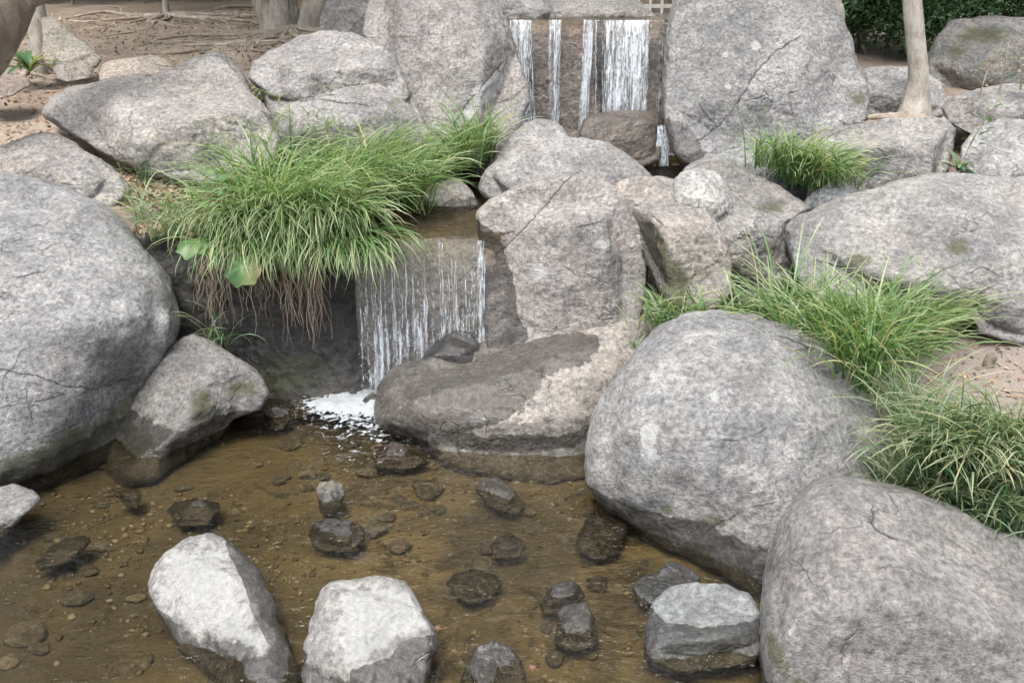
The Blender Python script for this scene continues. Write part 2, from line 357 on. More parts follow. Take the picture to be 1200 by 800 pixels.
# ------------------------------------------------------------------ water
def water_mat(name, tint, bumps, rough=.02, foam=0.):
    m, t, b, out = new_mat(name); t.t.nodes.remove(b); P = t.n('ShaderNodeNewGeometry').outputs['Position']
    mp = t.n('ShaderNodeMapping'); t.l(P, mp.inputs[0]); mp.inputs['Rotation'].default_value = (0, 0, -.5); mp.inputs['Scale'].default_value = (1, 1.7, 1)
    h = None
    for sc, am in bumps:
        n = t.math('MULTIPLY', t.noise(mp.outputs[0], sc, 3, .5, .6), am); h = n if h is None else t.math('ADD', h, n)
    # agitation is stronger near the falls and the shallow riffle
    h = t.math('MULTIPLY', h, t.math('ADD', t.attr('agit'), .55))
    nb = t.bump(h, 1.0, .04)
    tr = t.n('ShaderNodeBsdfTransparent'); tr.inputs[0].default_value = (*tint, 1)
    gl = t.n('ShaderNodeBsdfGlossy'); gl.inputs['Roughness'].default_value = rough; t.l(nb, gl.inputs['Normal'])
    fr = t.n('ShaderNodeFresnel'); fr.inputs[0].default_value = 1.33; t.l(nb, fr.inputs['Normal'])
    mx = t.n('ShaderNodeMixShader'); t.l(fr.outputs[0], mx.inputs[0]); t.l(tr.outputs[0], mx.inputs[1]); t.l(gl.outputs[0], mx.inputs[2]); t.l(mx.outputs[0], out.inputs[0]); return m
def water_sheet(name, poly, z, step, mat, agit, x0, x1, y0, y1):
    xs = np.arange(x0, x1, step); ys = np.arange(y0, y1, step); X, Y = np.meshgrid(xs, ys); n = len(xs)
    i = np.arange(X.size).reshape(X.shape); q = np.stack([i[:-1, :-1].ravel(), i[:-1, 1:].ravel(), i[1:, 1:].ravel(), i[1:, :-1].ravel()], 1)
    x, y = X.ravel(), Y.ravel(); sd_ = poly_sd(x, y, poly) if poly else np.full(len(x), -1.)
    keep = (sd_[q].min(1) < .02)
    ag = agit(x, y); P = np.stack([x, y, np.zeros_like(x)], 1)
    zz = z + ag * .006 * fbm(P, 9, 3, .5, 77)
    q = q[keep]; used = np.unique(q); rm = np.zeros(len(x), int); rm[used] = np.arange(len(used))
    return mesh_np(name, np.column_stack([x, y, zz])[used], rm[q], mat, attrs={'agit': ag[used]}, origin=False)
LW = [(a, b + .25) if b > 4.8 and b < 5.2 and False else (a, b) for a, b in LOWER]
def ag_low(x, y):
    a = 1.5 * np.exp(-((x + .6) ** 2 + (y - 4.85) ** 2) / .28) + .55 * np.exp(-((x + .2) ** 2 + (y - 3.7) ** 2) / .5) + .6 * np.exp(-((x - .55) ** 2 + (y - 2.75) ** 2) / .12)
    return a + .35 * np.exp(-((x - .1) ** 2 + (y - 3.1) ** 2) / .35) + .06
wp = tag(water_sheet('pool_water', [(-8, -2), (-8, 4.6), (-3, 4.9), (-2.1, 5.1), (.3, 5.1), (1.8, 4.2), (2.2, 2.9), (2.2, -2)], 0., .03,
    water_mat('pool_water', (.73, .67, .53), [(7, .8), (19, .45), (45, .2)]), ag_low, -7.5, 2.2, -1.5, 5.2), kind='structure')
tag(water_sheet('stream_water', [(-1.15, 4.855), (-.10, 4.855), (0.05, 5.8), (.7, 6.3), (1.8, 6.5), (1.8, 7.62), (-.2, 7.62), (-1.0, 7.0), (-1.1, 6.2), (-1.2, 5.6)], .965, .03,
    water_mat('stream_water', (.78, .70, .54), [(14, .6), (40, .5)]), lambda x, y: .8 + .5 * np.exp(-((x - 1) ** 2 + (y - 7.3) ** 2) / .2), -1.3, 1.9, 4.855, 7.7), kind='structure')
tag(water_sheet('upper_stream_water', [(-.3, 7.53), (1.75, 7.53), (1.9, 9.5), (-.5, 9.5)], 2.022, .05,
    water_mat('upper_water', (.8, .75, .65), [(14, .6)]), lambda x, y: .5 + 0 * x, -.5, 2.0, 7.53, 9.6), kind='structure')

# ------------------------------------------------------------------ rocks
ROCKS = []
def in_poly_px(u, v, poly): return poly_sd(u, v, poly)
def body(outline, Y=None, base=None, tilt=.3, thick=.8, n=2.4, facets=(), nf=5, fr=(.72, .93), seed=0, sub=6, amp=1.0, p=24, edge=.0, lump=1.0, contact=None, deff=True, cbf=.85, step=1.0, rim=.78):
    """a solid rock: outline (px) gives the rim as seen from the photograph's place, Y its distance, thick its depth over its mean half width.
       facets: (a,b,c,d) cut planes in the rock's own frame (right, up, near), d = fraction of its half size"""
    O = np.array(outline, float); r_ = np.random.default_rng(seed)
    # centroid
    x, y = O[:, 0], O[:, 1]; x2, y2 = np.roll(x, -1), np.roll(y, -1); cr = x * y2 - x2 * y; A = cr.sum() / 2
    cu, cv = ((x + x2) * cr).sum() / (6 * A), ((y + y2) * cr).sum() / (6 * A)
    D, Fc = ico(sub)
    th = np.linspace(-math.pi, math.pi, 721)[:-1]
    Rr = np.full(len(th), 0.)
    for i in range(len(O)):
        a = (O[i] - (cu, cv)) * (1, -1); b = (O[(i + 1) % len(O)] - (cu, cv)) * (1, -1); e = b - a
        dx, dy = np.cos(th), np.sin(th); den = dx * e[1] - dy * e[0]
        with np.errstate(all='ignore'):
            tt = (a[0] * e[1] - a[1] * e[0]) / den; ss = (a[0] * dy - a[1] * dx) / den
        ok = (tt > 0) & (ss >= -1e-6) & (ss <= 1 + 1e-6); Rr = np.where(ok & (tt > Rr), tt, Rr)
    # light smoothing of corners
    ker = np.exp(-np.linspace(-1.5, 1.5, 13) ** 2); ker /= ker.sum(); Rr = np.convolve(np.concatenate([Rr[-6:], Rr, Rr[:6]]), ker, 'valid')
    R0 = Rr.copy(); wth = sstep(-.15, -.75, np.sin(th)); ex = .20
    if contact is not None: Rr = Rr * (1 + ex * wth)     # the rock goes on down below the water or soil
    a, b, c = D[:, 0], D[:, 1], D[:, 2]
    # spread directions with the rock's aspect so that long rocks keep an even mesh
    ax = (O[:, 0].max() - O[:, 0].min()) / 2; ay = (O[:, 1].max() - O[:, 1].min()) / 2; m = math.sqrt(ax * ay)
    T = thick * m
    q = np.stack([a * ax, b * ay, c * T], 1); q /= np.linalg.norm(q, axis=1)[:, None]; a, b, c = q.T
    rho = np.hypot(a, b); ang = np.arctan2(b, a)
    Rt = np.interp(ang, np.append(th, math.pi), np.append(Rr, Rr[0]))
    g = (rho / Rt) ** n + (np.abs(c) / T) ** n
    rad = g ** (-1 / n)
    X = np.stack([a, b, c], 1) * rad[:, None]; L = X / (ax, ay, T)
    planes = [np.array(f, float) for f in facets]; planes += [] if not deff else [np.array((r_.normal() * .2, -.30 + r_.normal() * .15, 1, .68 + .10 * r_.random())), np.array((r_.normal() * .2, .93, .5, .84))]
    for i in range(nf):
        v = r_.normal(size=3); v[2] = abs(v[2]) + .25; v /= np.linalg.norm(v); planes.append(np.array([*v, r_.uniform(*fr)]))
    if planes:
        wr = sstep(.0, .30, c)
        # keep the rim: facets act mostly away from it
        s = np.ones(len(a)) * 1.0; acc = s ** p
        for f in planes:
            nn = np.array((f[0] * ax, (f[1] - f[2] * tilt) * ay, f[2] * T)); nn /= np.linalg.norm(nn); sc_ = (L @ nn) / max(f[3], rim * (L @ nn)[np.abs(c) < .08].max()); acc = acc + (np.maximum(sc_, 0) * wr) ** p
        k = acc ** (-1 / p) * (2 ** (1 / p) if False else 1)
        X = X * k[:, None]
    if Y is None: # base=(v,z): bottom rim at row v stands at height z
        vb, zb = base; Db = axial(at_z(cu, vb, zb)); D0 = Db / (1 - tilt * (vb - cv) / F_PX) if tilt else Db
    else: D0 = axial(at_y(cu, cv, Y))
    kpx = D0 / F_PX
    dep = D0 + (-X[:, 2] + tilt * X[:, 1]) * kpx
    if contact is not None:
        # the foot of the rock meets the ground or the water all along its lower edge
        ru, rv_ = cu + np.cos(th) * R0, cv - np.sin(th) * R0; Dc = np.array([axial(p_) for p_ in at_z(ru, rv_, contact)])
        cb = T * (1 - (1 + ex * wth) ** (-n)) ** (1 / n) * cbf
        full = Dc - (D0 + (tilt * np.sin(th) * R0 - cb) * kpx); D0s = full[np.argmin(np.sin(th))]; dep = dep + D0s; full = full - D0s
        dl_ = np.clip(full, -.7 * m * kpx, .7 * m * kpx)
        fr2 = sstep(.15, -.95, X[:, 1] / ay) * np.clip(np.hypot(X[:, 0], X[:, 1]) / Rt, 0, 1); dep = dep + np.interp(ang, np.append(th, math.pi), np.append(dl_, dl_[0])) * fr2
    Wd = CAM + dep[:, None] * ray(cu + X[:, 0], cv - X[:, 1])
    if contact is not None and contact <= 0.:
        lo = Wd[:, 2].min(); Wd[:, 2] = np.where(Wd[:, 2] < 0, Wd[:, 2] * max(1., (.22 if m * kpx > .2 else .075) / max(.02, -lo)), Wd[:, 2])   # foot reaches the bed
    N = vnormals(Wd, Fc); sz = m * kpx
    off = r_.uniform(-50, 50, 3)
    Q = Wd + off; la = sz * amp
    d = lump * .075 * la * fbm(Q, 1.1 / sz, 3, .5, seed) + .035 * la * fbm(Q, 3.2 / sz, 4, .55, seed + 5)
    d += .016 * min(la, .5) * fbm(Q, 9, 4, .6, seed + 9, ridged=True) + .010 * min(la, .5) * fbm(Q, 28, 3, .6, seed + 3)
    # stepped breaks
    st = fbm(Q @ _RM, 1.6 / sz, 3, .5, seed + 21) * 3.2; fr_ = st - np.floor(st)
    d += .018 * step * la * (sstep(.0, .12, fr_) - fr_)
    Wd = Wd + N * d[:, None]
    return Wd, Fc, dict(D0=D0, k=kpx)
def paint(Wd, spec):
    """soft fields in the rock from blobs given as (u,v,ru,rv[,angle deg]) or polygons ('poly', pts, soft)"""
    rel = Wd - CAM; dp = rel @ FW; u = 600 + F_PX * (rel @ RT) / dp; v = 400 - F_PX * (rel @ UP) / dp; out = np.zeros(len(Wd))
    for s in spec:
        if s[0] == 'poly': f = .5 - poly_sd(u, v, s[1]) / (2 * s[2]); out = np.maximum(out, np.clip(f, 0, 1))
        else:
            an = R(s[4]) if len(s) > 4 else 0; du, dv = u - s[0], v - s[1]; du, dv = du * math.cos(an) + dv * math.sin(an), -du * math.sin(an) + dv * math.cos(an)
            out = np.maximum(out, np.clip(1 - .5 * np.hypot(du / s[2], dv / s[3]), 0, 1))
    return out
def crack_attr(Wd, lines):
    rel = Wd - CAM; dp = rel @ FW; u = 600 + F_PX * (rel @ RT) / dp; v = 400 - F_PX * (rel @ UP) / dp
    P = np.stack([u, v], 1); best = np.full(len(P), 1e9); sg = np.full(len(P), 50.); mk = np.zeros(len(P))
    for ln in lines:
        for i in range(len(ln) - 1):
            a, b = np.array(ln[i], float), np.array(ln[i + 1], float); e = b - a; L = np.linalg.norm(e); e /= L; w = P - a
            t = w @ e; tc = np.clip(t, 0, L); dd = np.linalg.norm(w - tc[:, None] * e, axis=1); sd_ = w[:, 0] * e[1] - w[:, 1] * e[0]
            up = dd < best; best = np.where(up, dd, best); sg = np.where(up, np.sign(sd_) * np.maximum(dd, np.abs(sd_)), sg)
    mk = np.clip(1 - (best - 7) / 8, 0, 1)
    return sg, mk
def rock(name, label, bodies, mat, cat='boulder', group=None, moss=(), wet=(), pale=(), cracks=(), **kw):
    if not isinstance(bodies[0], dict): bodies = [dict(outline=bodies)]
    parts = []
    for i, bd in enumerate(bodies):
        k2 = dict(kw); k2.update(bd); V, Fc, info = body(**k2); parts.append((V, Fc))
    V, Fc = merge(parts)
    at = {}
    if moss: at['moss'] = paint(V, moss)
    if wet: at['wet'] = paint(V, wet)
    if pale: at['pale'] = paint(V, pale)
    if cracks:
        at['crack'], at['crackm'] = crack_attr(V, cracks)
    o = mesh_np(name, V, Fc, mat, attrs=at); tag(o, label, cat, group); return o

G1 = dict(A=(.345, .328, .315), B=(.235, .226, .220)); G2 = dict(A=(.325, .322, .318), B=(.21, .21, .212)); G3 = dict(A=(.37, .345, .32), B=(.265, .247, .232))
PALE = dict(A=(.33, .318, .295), B=(.23, .225, .212)); DARK = dict(A=(.30, .285, .27), B=(.17, .16, .15))
GB = 'boulders lining the stream'

# --- left side
rock('boulder', 'huge smooth grey boulder filling the left edge beside the pool', [(-130, 250), (-60, 215), (0, 206), (50, 212), (90, 224), (125, 243), (150, 268), (175, 303), (198, 342), (210, 375), (206, 400), (190, 430), (165, 462), (140, 492), (105, 520), (50, 545), (0, 562), (-80, 580), (-150, 520), (-180, 360)],
    rock_mat(**G2, tan=.15, lichen=.5, wetz=.09), group=GB, base=(572, -.10), rim=.97, contact=.0, tilt=.42, thick=.62, n=2.4, seed=11, nf=0, lump=.5, p=14, deff=False, step=.5, cbf=.7,
    facets=[(.1, .85, .55, .84), (.7, -.1, .7, .88)], moss=[('poly', [(-20, 548), (60, 515), (120, 487), (160, 455), (175, 460), (120, 540), (-20, 580)], 12)],
    cracks=[[(0, 432), (40, 440), (75, 452), (110, 456), (140, 447), (165, 440)], [(0, 478), (45, 470), (90, 458)], [(32, 462), (38, 490)], [(20, 325), (50, 318)]])
rock('boulder', 'knobbly tan boulder behind the huge left boulder, half in the soil', [(-40, 185), (10, 170), (40, 160), (65, 157), (90, 168), (115, 188), (142, 208), (152, 226), (130, 245), (60, 250), (0, 240), (-40, 220)],
    rock_mat(**G3, tan=.9, lichen=.5), group=GB, Y=5.62, tilt=.6, thick=.7, seed=12, nf=7, amp=1.6, pale=[])
rock('boulder', 'leaning wedge of dark grey rock rising from the pool edge beneath the hanging roots', [(135, 522), (143, 492), (163, 460), (184, 430), (205, 401), (225, 393), (245, 398), (265, 410), (285, 425), (305, 440), (316, 460), (305, 480), (270, 492), (238, 510), (206, 530), (186, 546), (160, 549), (142, 540)],
    rock_mat(A=(.27, .26, .24), B=(.16, .155, .15), tan=.3, lichen=.35, wetz=.10), group=GB, base=(560, -.10), contact=.0, tilt=.35, thick=.6, seed=13, nf=5, p=36, lump=.5, facets=[(-.45, .35, .85, .60), (.55, -.25, .8, .66)],
    moss=[(170, 525, 16, 16), (238, 475, 12, 16), (150, 510, 10, 18), (285, 455, 20, 8)])
rock('boulder', 'broad sloping grey boulder behind the grass on the left bank', [dict(outline=[(48, 133), (60, 118), (85, 104), (115, 97), (140, 93), (165, 90), (200, 84), (222, 72), (248, 66), (268, 76), (288, 100), (310, 128), (330, 165), (322, 195), (250, 215), (180, 205), (120, 180), (80, 157)])],
    rock_mat(**G3, tan=.55, lichen=.45), group=GB, Y=6.3, tilt=.75, thick=.7, seed=14, nf=0, p=40, lump=.5, facets=[(.05, .9, .45, .60), (-.75, -.1, .65, .66), (.35, -.1, .9, .66)])
rock('boulder', 'small smooth grey boulder tucked behind the broad sloping one', [(224, 72), (238, 64), (250, 62), (264, 65), (280, 80), (294, 102), (290, 120), (262, 125), (232, 112)], rock_mat(**G1, tan=.2), group=GB, Y=6.95, tilt=.4, thick=.8, seed=15)
rock('boulder', 'tan soil-dusted rock with a dark end face lying on the slope', [(117, 92), (120, 78), (128, 72), (150, 69), (175, 66), (200, 72), (212, 86), (195, 100), (150, 104), (120, 100)], rock_mat(A=(.42, .34, .27), B=(.30, .25, .20), tan=.9, lichen=.2), group=GB, Y=7.5, tilt=.8, thick=.8, seed=16, nf=6)
rock('boulder', 'angular grey boulder with a stepped ledge beside the tall peak', [
    dict(outline=[(292, 92), (298, 75), (318, 60), (350, 44), (380, 39), (415, 41), (440, 48), (457, 60), (470, 82), (482, 110), (478, 122), (440, 118), (400, 122), (350, 118), (318, 112)], Y=6.75, tilt=.6, thick=.9, p=40, facets=[(0, .8, .6, .70), (-.8, .1, .6, .62), (.1, -.3, 1, .62)]),
    dict(outline=[(300, 80), (340, 90), (400, 92), (470, 92), (485, 115), (497, 145), (506, 178), (500, 205), (440, 215), (380, 205), (335, 180), (312, 140)], Y=6.5, tilt=.5, thick=.8, seed=18)],
    rock_mat(**G1, tan=.35, lichen=.5), group=GB, seed=17, nf=3, cracks=[[(352, 119), (375, 116), (400, 120), (430, 124)]])
rock('boulder', 'tall grey peak-shaped boulder left of the upper waterfall', [(425, 40), (432, 12), (445, -15), (470, -40), (510, -58), (545, -42), (572, -12), (586, 15), (597, 45), (608, 72), (617, 98), (618, 120), (608, 145), (590, 178), (540, 200), (505, 190), (488, 140), (470, 100), (450, 62)],
    rock_mat(A=(.33, .305, .285), B=(.225, .21, .20), tan=.25, lichen=.7), group=GB, Y=7.05, tilt=.35, thick=.75, seed=19, nf=0, p=40, lump=.5, facets=[(-.25, .1, .95, .64), (.78, -.1, .6, .64), (-.85, .1, .45, .8)],
    pale=[(570, 105, 12, 26, 40), (545, 138, 6, 12, 40)], cracks=[[(590, 72), (570, 95), (548, 120), (530, 150)], [(617, 100), (600, 115), (585, 120)]])
# --- right side, far
rock('boulder', 'huge upright grey boulder with a long diagonal crack right of the upper waterfall', [(779, 100), (783, 60), (789, 20), (800, -20), (830, -45), (880, -55), (930, -40), (962, -12), (984, 14), (996, 42), (1003, 75), (1015, 92), (1020, 118), (1015, 140), (990, 160), (950, 175), (935, 190), (880, 200), (850, 197), (815, 198), (795, 185), (783, 150), (778, 125)],
    rock_mat(A=(.30, .295, .29), B=(.20, .20, .198), tan=.1, lichen=.95), group=GB, Y=7.0, tilt=.3, thick=.6, n=2.8, seed=20, nf=2, facets=[(-.2, .35, .9, .66), (-.55, -.6, .6, .70), (.6, 0, .75, .8)],
    cracks=[[(935, 45), (905, 63), (885, 85), (862, 125), (842, 148), (815, 168)], [(842, 148), (828, 136), (822, 125)]], pale=[(850, 64, 4, 4), (853, 101, 4, 4), (886, 52, 5, 7), (918, 137, 3, 3), (905, 130, 3, 3)], moss=[(1005, 115, 10, 8)], wet=[('poly', [(775, 140), (800, 143), (822, 165), (830, 210), (775, 210)], 8)])  # the wet polygon paints the shade under the lower-left overhang
rock('boulder', 'large dark mossy boulder below the hedge at the far right', [(1083, 75), (1095, 45), (1112, 26), (1150, 20), (1190, 22), (1240, 30), (1270, 70), (1260, 115), (1180, 125), (1110, 120), (1090, 100)],
    rock_mat(A=(.24, .235, .215), B=(.15, .15, .14), tan=.5, lichen=.8), group=GB, Y=8.3, tilt=.4, thick=.7, seed=21, nf=3, moss=[(1150, 42, 26, 9), (1120, 60, 10, 10)])
rock('boulder', 'rounded speckled boulder directly behind the slender right trunk', [(1005, 92), (1012, 82), (1035, 79), (1065, 80), (1090, 88), (1104, 99), (1112, 118), (1105, 135), (1060, 150), (1020, 145), (1008, 120)],
    rock_mat(**G1, tan=.3, lichen=.8), group=GB, Y=7.0, tilt=.4, thick=.7, seed=22)
rock('boulder', 'blocky flat-topped boulder below the slender right trunk', [(934, 172), (960, 156), (1000, 148), (1045, 141), (1085, 139), (1110, 141), (1119, 152), (1114, 178), (1108, 208), (1095, 228), (1040, 235), (990, 232), (955, 215), (936, 190)],
    rock_mat(A=(.33, .31, .29), B=(.22, .21, .20), tan=.4, lichen=.8), group=GB, Y=5.95, tilt=.45, thick=.8, n=3.4, seed=23, nf=0, p=50, lump=.4, deff=False, facets=[(-.08, .95, .32, .50), (-.12, -.30, .95, .60), (.95, -.1, .35, .80)],
    pale=[(973, 163, 3, 2), (977, 168, 2, 3)], moss=[(1000, 190, 14, 10)], cracks=[[(978, 168), (975, 180), (985, 192)]])
rock('boulder', 'grey boulder at the right edge whose top is level with the tree roots', [(1103, 126), (1112, 114), (1145, 105), (1185, 100), (1245, 105), (1270, 140), (1240, 170), (1180, 165), (1140, 160), (1112, 145)],
    rock_mat(A=(.32, .30, .28), B=(.20, .195, .19), tan=.35, lichen=.8), group=GB, Y=6.3, tilt=.5, thick=.8, seed=24)
rock('boulder', 'pale mottled boulder behind the fern at the right edge', [(1122, 205), (1127, 170), (1142, 150), (1168, 140), (1210, 142), (1265, 160), (1270, 235), (1200, 245), (1140, 235)],
    rock_mat(A=(.38, .37, .36), B=(.27, .265, .26), tan=.1, lichen=1.), group=GB, Y=5.75, tilt=.4, thick=.8, seed=25)
rock('boulder', 'long humped grey boulder behind the grass on the right bank', [(919, 266), (930, 255), (947, 248), (967, 239), (1000, 226), (1033, 218), (1065, 213), (1090, 207), (1117, 205), (1150, 207), (1200, 212), (1260, 235), (1280, 290), (1250, 330), (1180, 350), (1130, 370), (1080, 382), (1030, 382), (985, 370), (955, 352), (932, 325), (921, 292)],
    rock_mat(A=(.34, .325, .30), B=(.22, .215, .21), tan=.3, lichen=1.), group=GB, Y=4.95, tilt=.75, thick=.7, seed=26, nf=2, n=2.5, facets=[(-.1, .65, .75, .74), (-.6, -.35, .7, .75)],
    moss=[(1008, 305, 12, 8), (1122, 288, 13, 8), (985, 358, 20, 10)], cracks=[[(955, 305), (985, 312), (1010, 322), (1030, 330)], [(1170, 322), (1150, 312), (1140, 318)]])
rock('boulder', 'grey boulder at the right edge above the trodden soil', [(1127, 335), (1135, 318), (1155, 309), (1200, 303), (1250, 312), (1280, 360), (1240, 405), (1190, 402), (1150, 390), (1132, 360)],
    rock_mat(A=(.33, .31, .30), B=(.22, .21, .205), tan=.2, lichen=.8), group=GB, Y=4.5, tilt=.55, thick=.8, seed=27)
# --- middle right cluster
rock('boulder', 'grey boulder with a mossy dark foot between the tan and the long humped boulder', [(800, 208), (815, 196), (840, 189), (860, 192), (888, 204), (915, 217), (935, 229), (953, 244), (938, 257), (926, 290), (932, 325), (915, 358), (870, 362), (845, 335), (828, 290), (812, 250)],
    rock_mat(A=(.30, .28, .26), B=(.21, .20, .19), tan=.35, lichen=.4), group=GB, Y=5.3, tilt=.4, thick=.8, seed=28, nf=2, facets=[(.1, .75, .6, .7), (.3, -.3, .9, .72)],
    moss=[('poly', [(845, 295), (870, 315), (905, 330), (932, 322), (932, 370), (845, 370)], 6), (905, 242, 14, 6), (850, 243, 6, 12)], wet=[('poly', [(850, 305), (870, 320), (905, 335), (932, 330), (932, 370), (845, 370)], 6)])
rock('stone', 'small whitish round stone wedged behind the tan mossy boulder', [(787, 214), (798, 204), (815, 199), (838, 202), (850, 213), (858, 238), (856, 258), (846, 272), (825, 278), (800, 260), (788, 235)],
    rock_mat(A=(.46, .44, .41), B=(.34, .33, .31), tan=.2, lichen=.8), cat='stone', Y=5.15, tilt=.3, thick=.7, seed=29, nf=4)
rock('boulder', 'tan boulder with a dark mossy left flank right of the central boulder', [(714, 228), (724, 214), (745, 209), (775, 208), (800, 213), (818, 226), (836, 252), (849, 278), (857, 310), (856, 345), (838, 362), (800, 365), (775, 345), (758, 305), (740, 265)],
    rock_mat(A=(.36, .315, .275), B=(.255, .23, .21), tan=.6, lichen=.5), group=GB, Y=5.0, tilt=.4, thick=.75, seed=30, nf=2, p=44, lump=.5, facets=[(-.9, -.25, .45, .42), (.15, .85, .5, .66), (.3, -.25, .95, .68)],
    moss=[('poly', [(752, 255), (772, 262), (785, 295), (808, 325), (810, 365), (756, 340)], 7)], wet=[('poly', [(748, 258), (765, 262), (775, 300), (785, 350), (756, 340)], 6)], cracks=[[(745, 240), (760, 250), (775, 262)]])
rock('boulder', 'central grey boulder with a long diagonal crack and a white scar beside the lower waterfall', [(560, 250), (575, 236), (600, 222), (630, 212), (662, 207), (694, 207), (714, 217), (732, 233), (747, 256), (757, 284), (759, 320), (755, 345), (750, 385), (700, 415), (650, 440), (600, 450), (572, 430), (566, 350), (561, 300)],
    rock_mat(A=(.36, .325, .30), B=(.27, .25, .235), tan=.35, lichen=.5), group=GB, Y=5.0, tilt=.0, thick=.5, n=3.0, seed=31, nf=0, deff=False, p=40, step=.6, facets=[(-.05, .85, .5, .66), (-.10, -.22, 1, .62), (.9, .05, .5, .72), (-.7, .0, .75, .74)], lump=.5,
    cracks=[[(668, 208), (655, 222), (640, 240), (618, 264), (598, 284), (578, 302), (566, 318)], [(600, 272), (585, 276), (572, 280)], [(682, 266), (698, 262)]],
    wet=[('poly', [(555, 255), (585, 275), (592, 295), (603, 335), (606, 370), (618, 385), (615, 420), (555, 430)], 6)], pale=[(632, 320, 9, 12, -20), (682, 264, 4, 3), (705, 285, 9, 6)])
rock('boulder', 'humped grey boulder with two rounded tops in the middle of the stream', [(561, 222), (566, 208), (576, 196), (587, 183), (598, 163), (613, 147), (633, 142), (654, 147), (667, 161), (690, 162), (712, 168), (732, 180), (750, 195), (762, 212), (745, 240), (690, 255), (620, 250), (585, 240), (565, 232)],
    rock_mat(**G1, tan=.15, lichen=.5, wetz=1.02), group=GB, Y=6.0, tilt=.45, thick=.75, seed=32, nf=2, facets=[(.1, .6, .75, .75)])
rock('boulder', 'grey boulder with a dark wet foot behind the two-topped boulder', [(556, 208), (560, 185), (568, 165), (582, 154), (602, 151), (622, 160), (622, 185), (598, 205), (575, 214)],
    rock_mat(A=(.33, .30, .28), B=(.23, .22, .21), tan=.2, lichen=.3, wetz=1.03), group=GB, Y=6.5, tilt=.35, thick=.75, seed=33, nf=4)
rock('boulder', 'low grey boulder in front of the huge upright boulder', [(800, 200), (815, 189), (840, 180), (865, 174), (886, 173), (897, 184), (899, 210), (885, 230), (845, 232), (812, 218)],
    rock_mat(**G2, tan=.2, lichen=.6), group=GB, Y=5.85, tilt=.5, thick=.7, seed=34)
rock('stone', 'dark stone under the grass tuft at the low grey boulder', [(895, 203), (912, 193), (935, 200), (947, 220), (940, 245), (915, 248), (897, 232)], rock_mat(A=(.17, .165, .16), B=(.10, .10, .10), tan=.1, lichen=.3), cat='stone', Y=5.75, tilt=.4, thick=.7, seed=35)
rock('stone', 'blue-grey stone between the grass tuft and the long humped boulder', [(936, 245), (950, 226), (970, 215), (992, 213), (1006, 222), (1008, 240), (990, 262), (955, 266)], rock_mat(A=(.25, .26, .27), B=(.17, .18, .19), tan=0, lichen=.5), cat='stone', Y=5.45, tilt=.4, thick=.7, seed=36)
# --- front right
rock('boulder', 'low wet brown boulder lying beside the foot of the lower waterfall', [(441, 482), (446, 452), (458, 432), (485, 425), (520, 415), (560, 402), (600, 388), (640, 374), (680, 365), (720, 363), (752, 367), (768, 378), (765, 405), (745, 440), (720, 480), (700, 525), (682, 542), (640, 549), (590, 546), (545, 533), (500, 513), (460, 502), (444, 494)],
    rock_mat(A=(.42, .375, .33), B=(.31, .275, .24), tan=.5, lichen=.4, wetz=.11), group=GB, base=(562, -.10), contact=.0, tilt=.72, thick=.55, seed=37, n=2.8, nf=1, lump=.7, deff=False, cbf=.7, step=.5, facets=[(-.22, .93, .36, .52), (.05, -.38, .95, .72)], p=44,
    wet=[('poly', [(430, 420), (560, 400), (640, 374), (665, 385), (700, 392), (705, 405), (690, 425), (660, 432), (640, 442), (622, 470), (600, 490), (560, 500), (520, 520), (430, 520)], 9)])
rock('boulder', 'big domed speckled grey boulder with a white scar in the pool', [(684, 550), (689, 515), (700, 480), (720, 440), (745, 405), (775, 379), (802, 367), (840, 364), (885, 370), (930, 386), (970, 406), (1005, 442), (1028, 482), (1044, 520), (1048, 565), (1035, 620), (1000, 665), (950, 690), (905, 680), (860, 657), (815, 628), (766, 606), (720, 588), (690, 568)],
    rock_mat(A=(.33, .325, .315), B=(.22, .22, .22), tan=.2, lichen=1., wetz=.13), group=GB, base=(700, -.12), rim=.97, contact=.0, tilt=.45, thick=.62, n=2.3, seed=38, nf=0, lump=.5, deff=False, step=.5, cbf=.62, facets=[(.45, .75, .5, .86), (-.15, .0, 1, .86), (-.8, .1, .5, .86)], p=16,
    pale=[(760, 510, 9, 20, 15), (768, 535, 10, 8), (838, 466, 5, 5), (857, 458, 5, 5)], moss=[(782, 598, 8, 6), (840, 610, 14, 6)], cracks=[[(905, 590), (880, 594), (862, 604), (845, 612), (830, 622)], [(848, 517), (870, 515), (895, 505)]])
rock('boulder', 'smooth dark grey boulder filling the lower right corner', [(893, 760), (897, 700), (905, 650), (922, 605), (943, 576), (968, 563), (1000, 561), (1050, 574), (1100, 591), (1150, 614), (1200, 630), (1280, 665), (1340, 740), (1340, 860), (1200, 940), (1000, 940), (930, 890), (903, 830)],
    rock_mat(A=(.265, .25, .24), B=(.19, .185, .18), tan=.25, lichen=.35, wetz=.05), group=GB, Y=2.62, rim=.97, tilt=.45, thick=.62, n=3.0, seed=39, nf=0, lump=.35, deff=False, step=.4, facets=[(.30, .85, .62, .56), (-.12, -.05, 1, .66)], p=44,
    moss=[(915, 775, 10, 22, -20), (905, 755, 6, 12), (935, 800, 14, 10)], pale=[(928, 737, 3, 12, 25)], cracks=[[(1022, 598), (1024, 606), (1020, 613), (1030, 622), (1042, 628), (1050, 632)]])
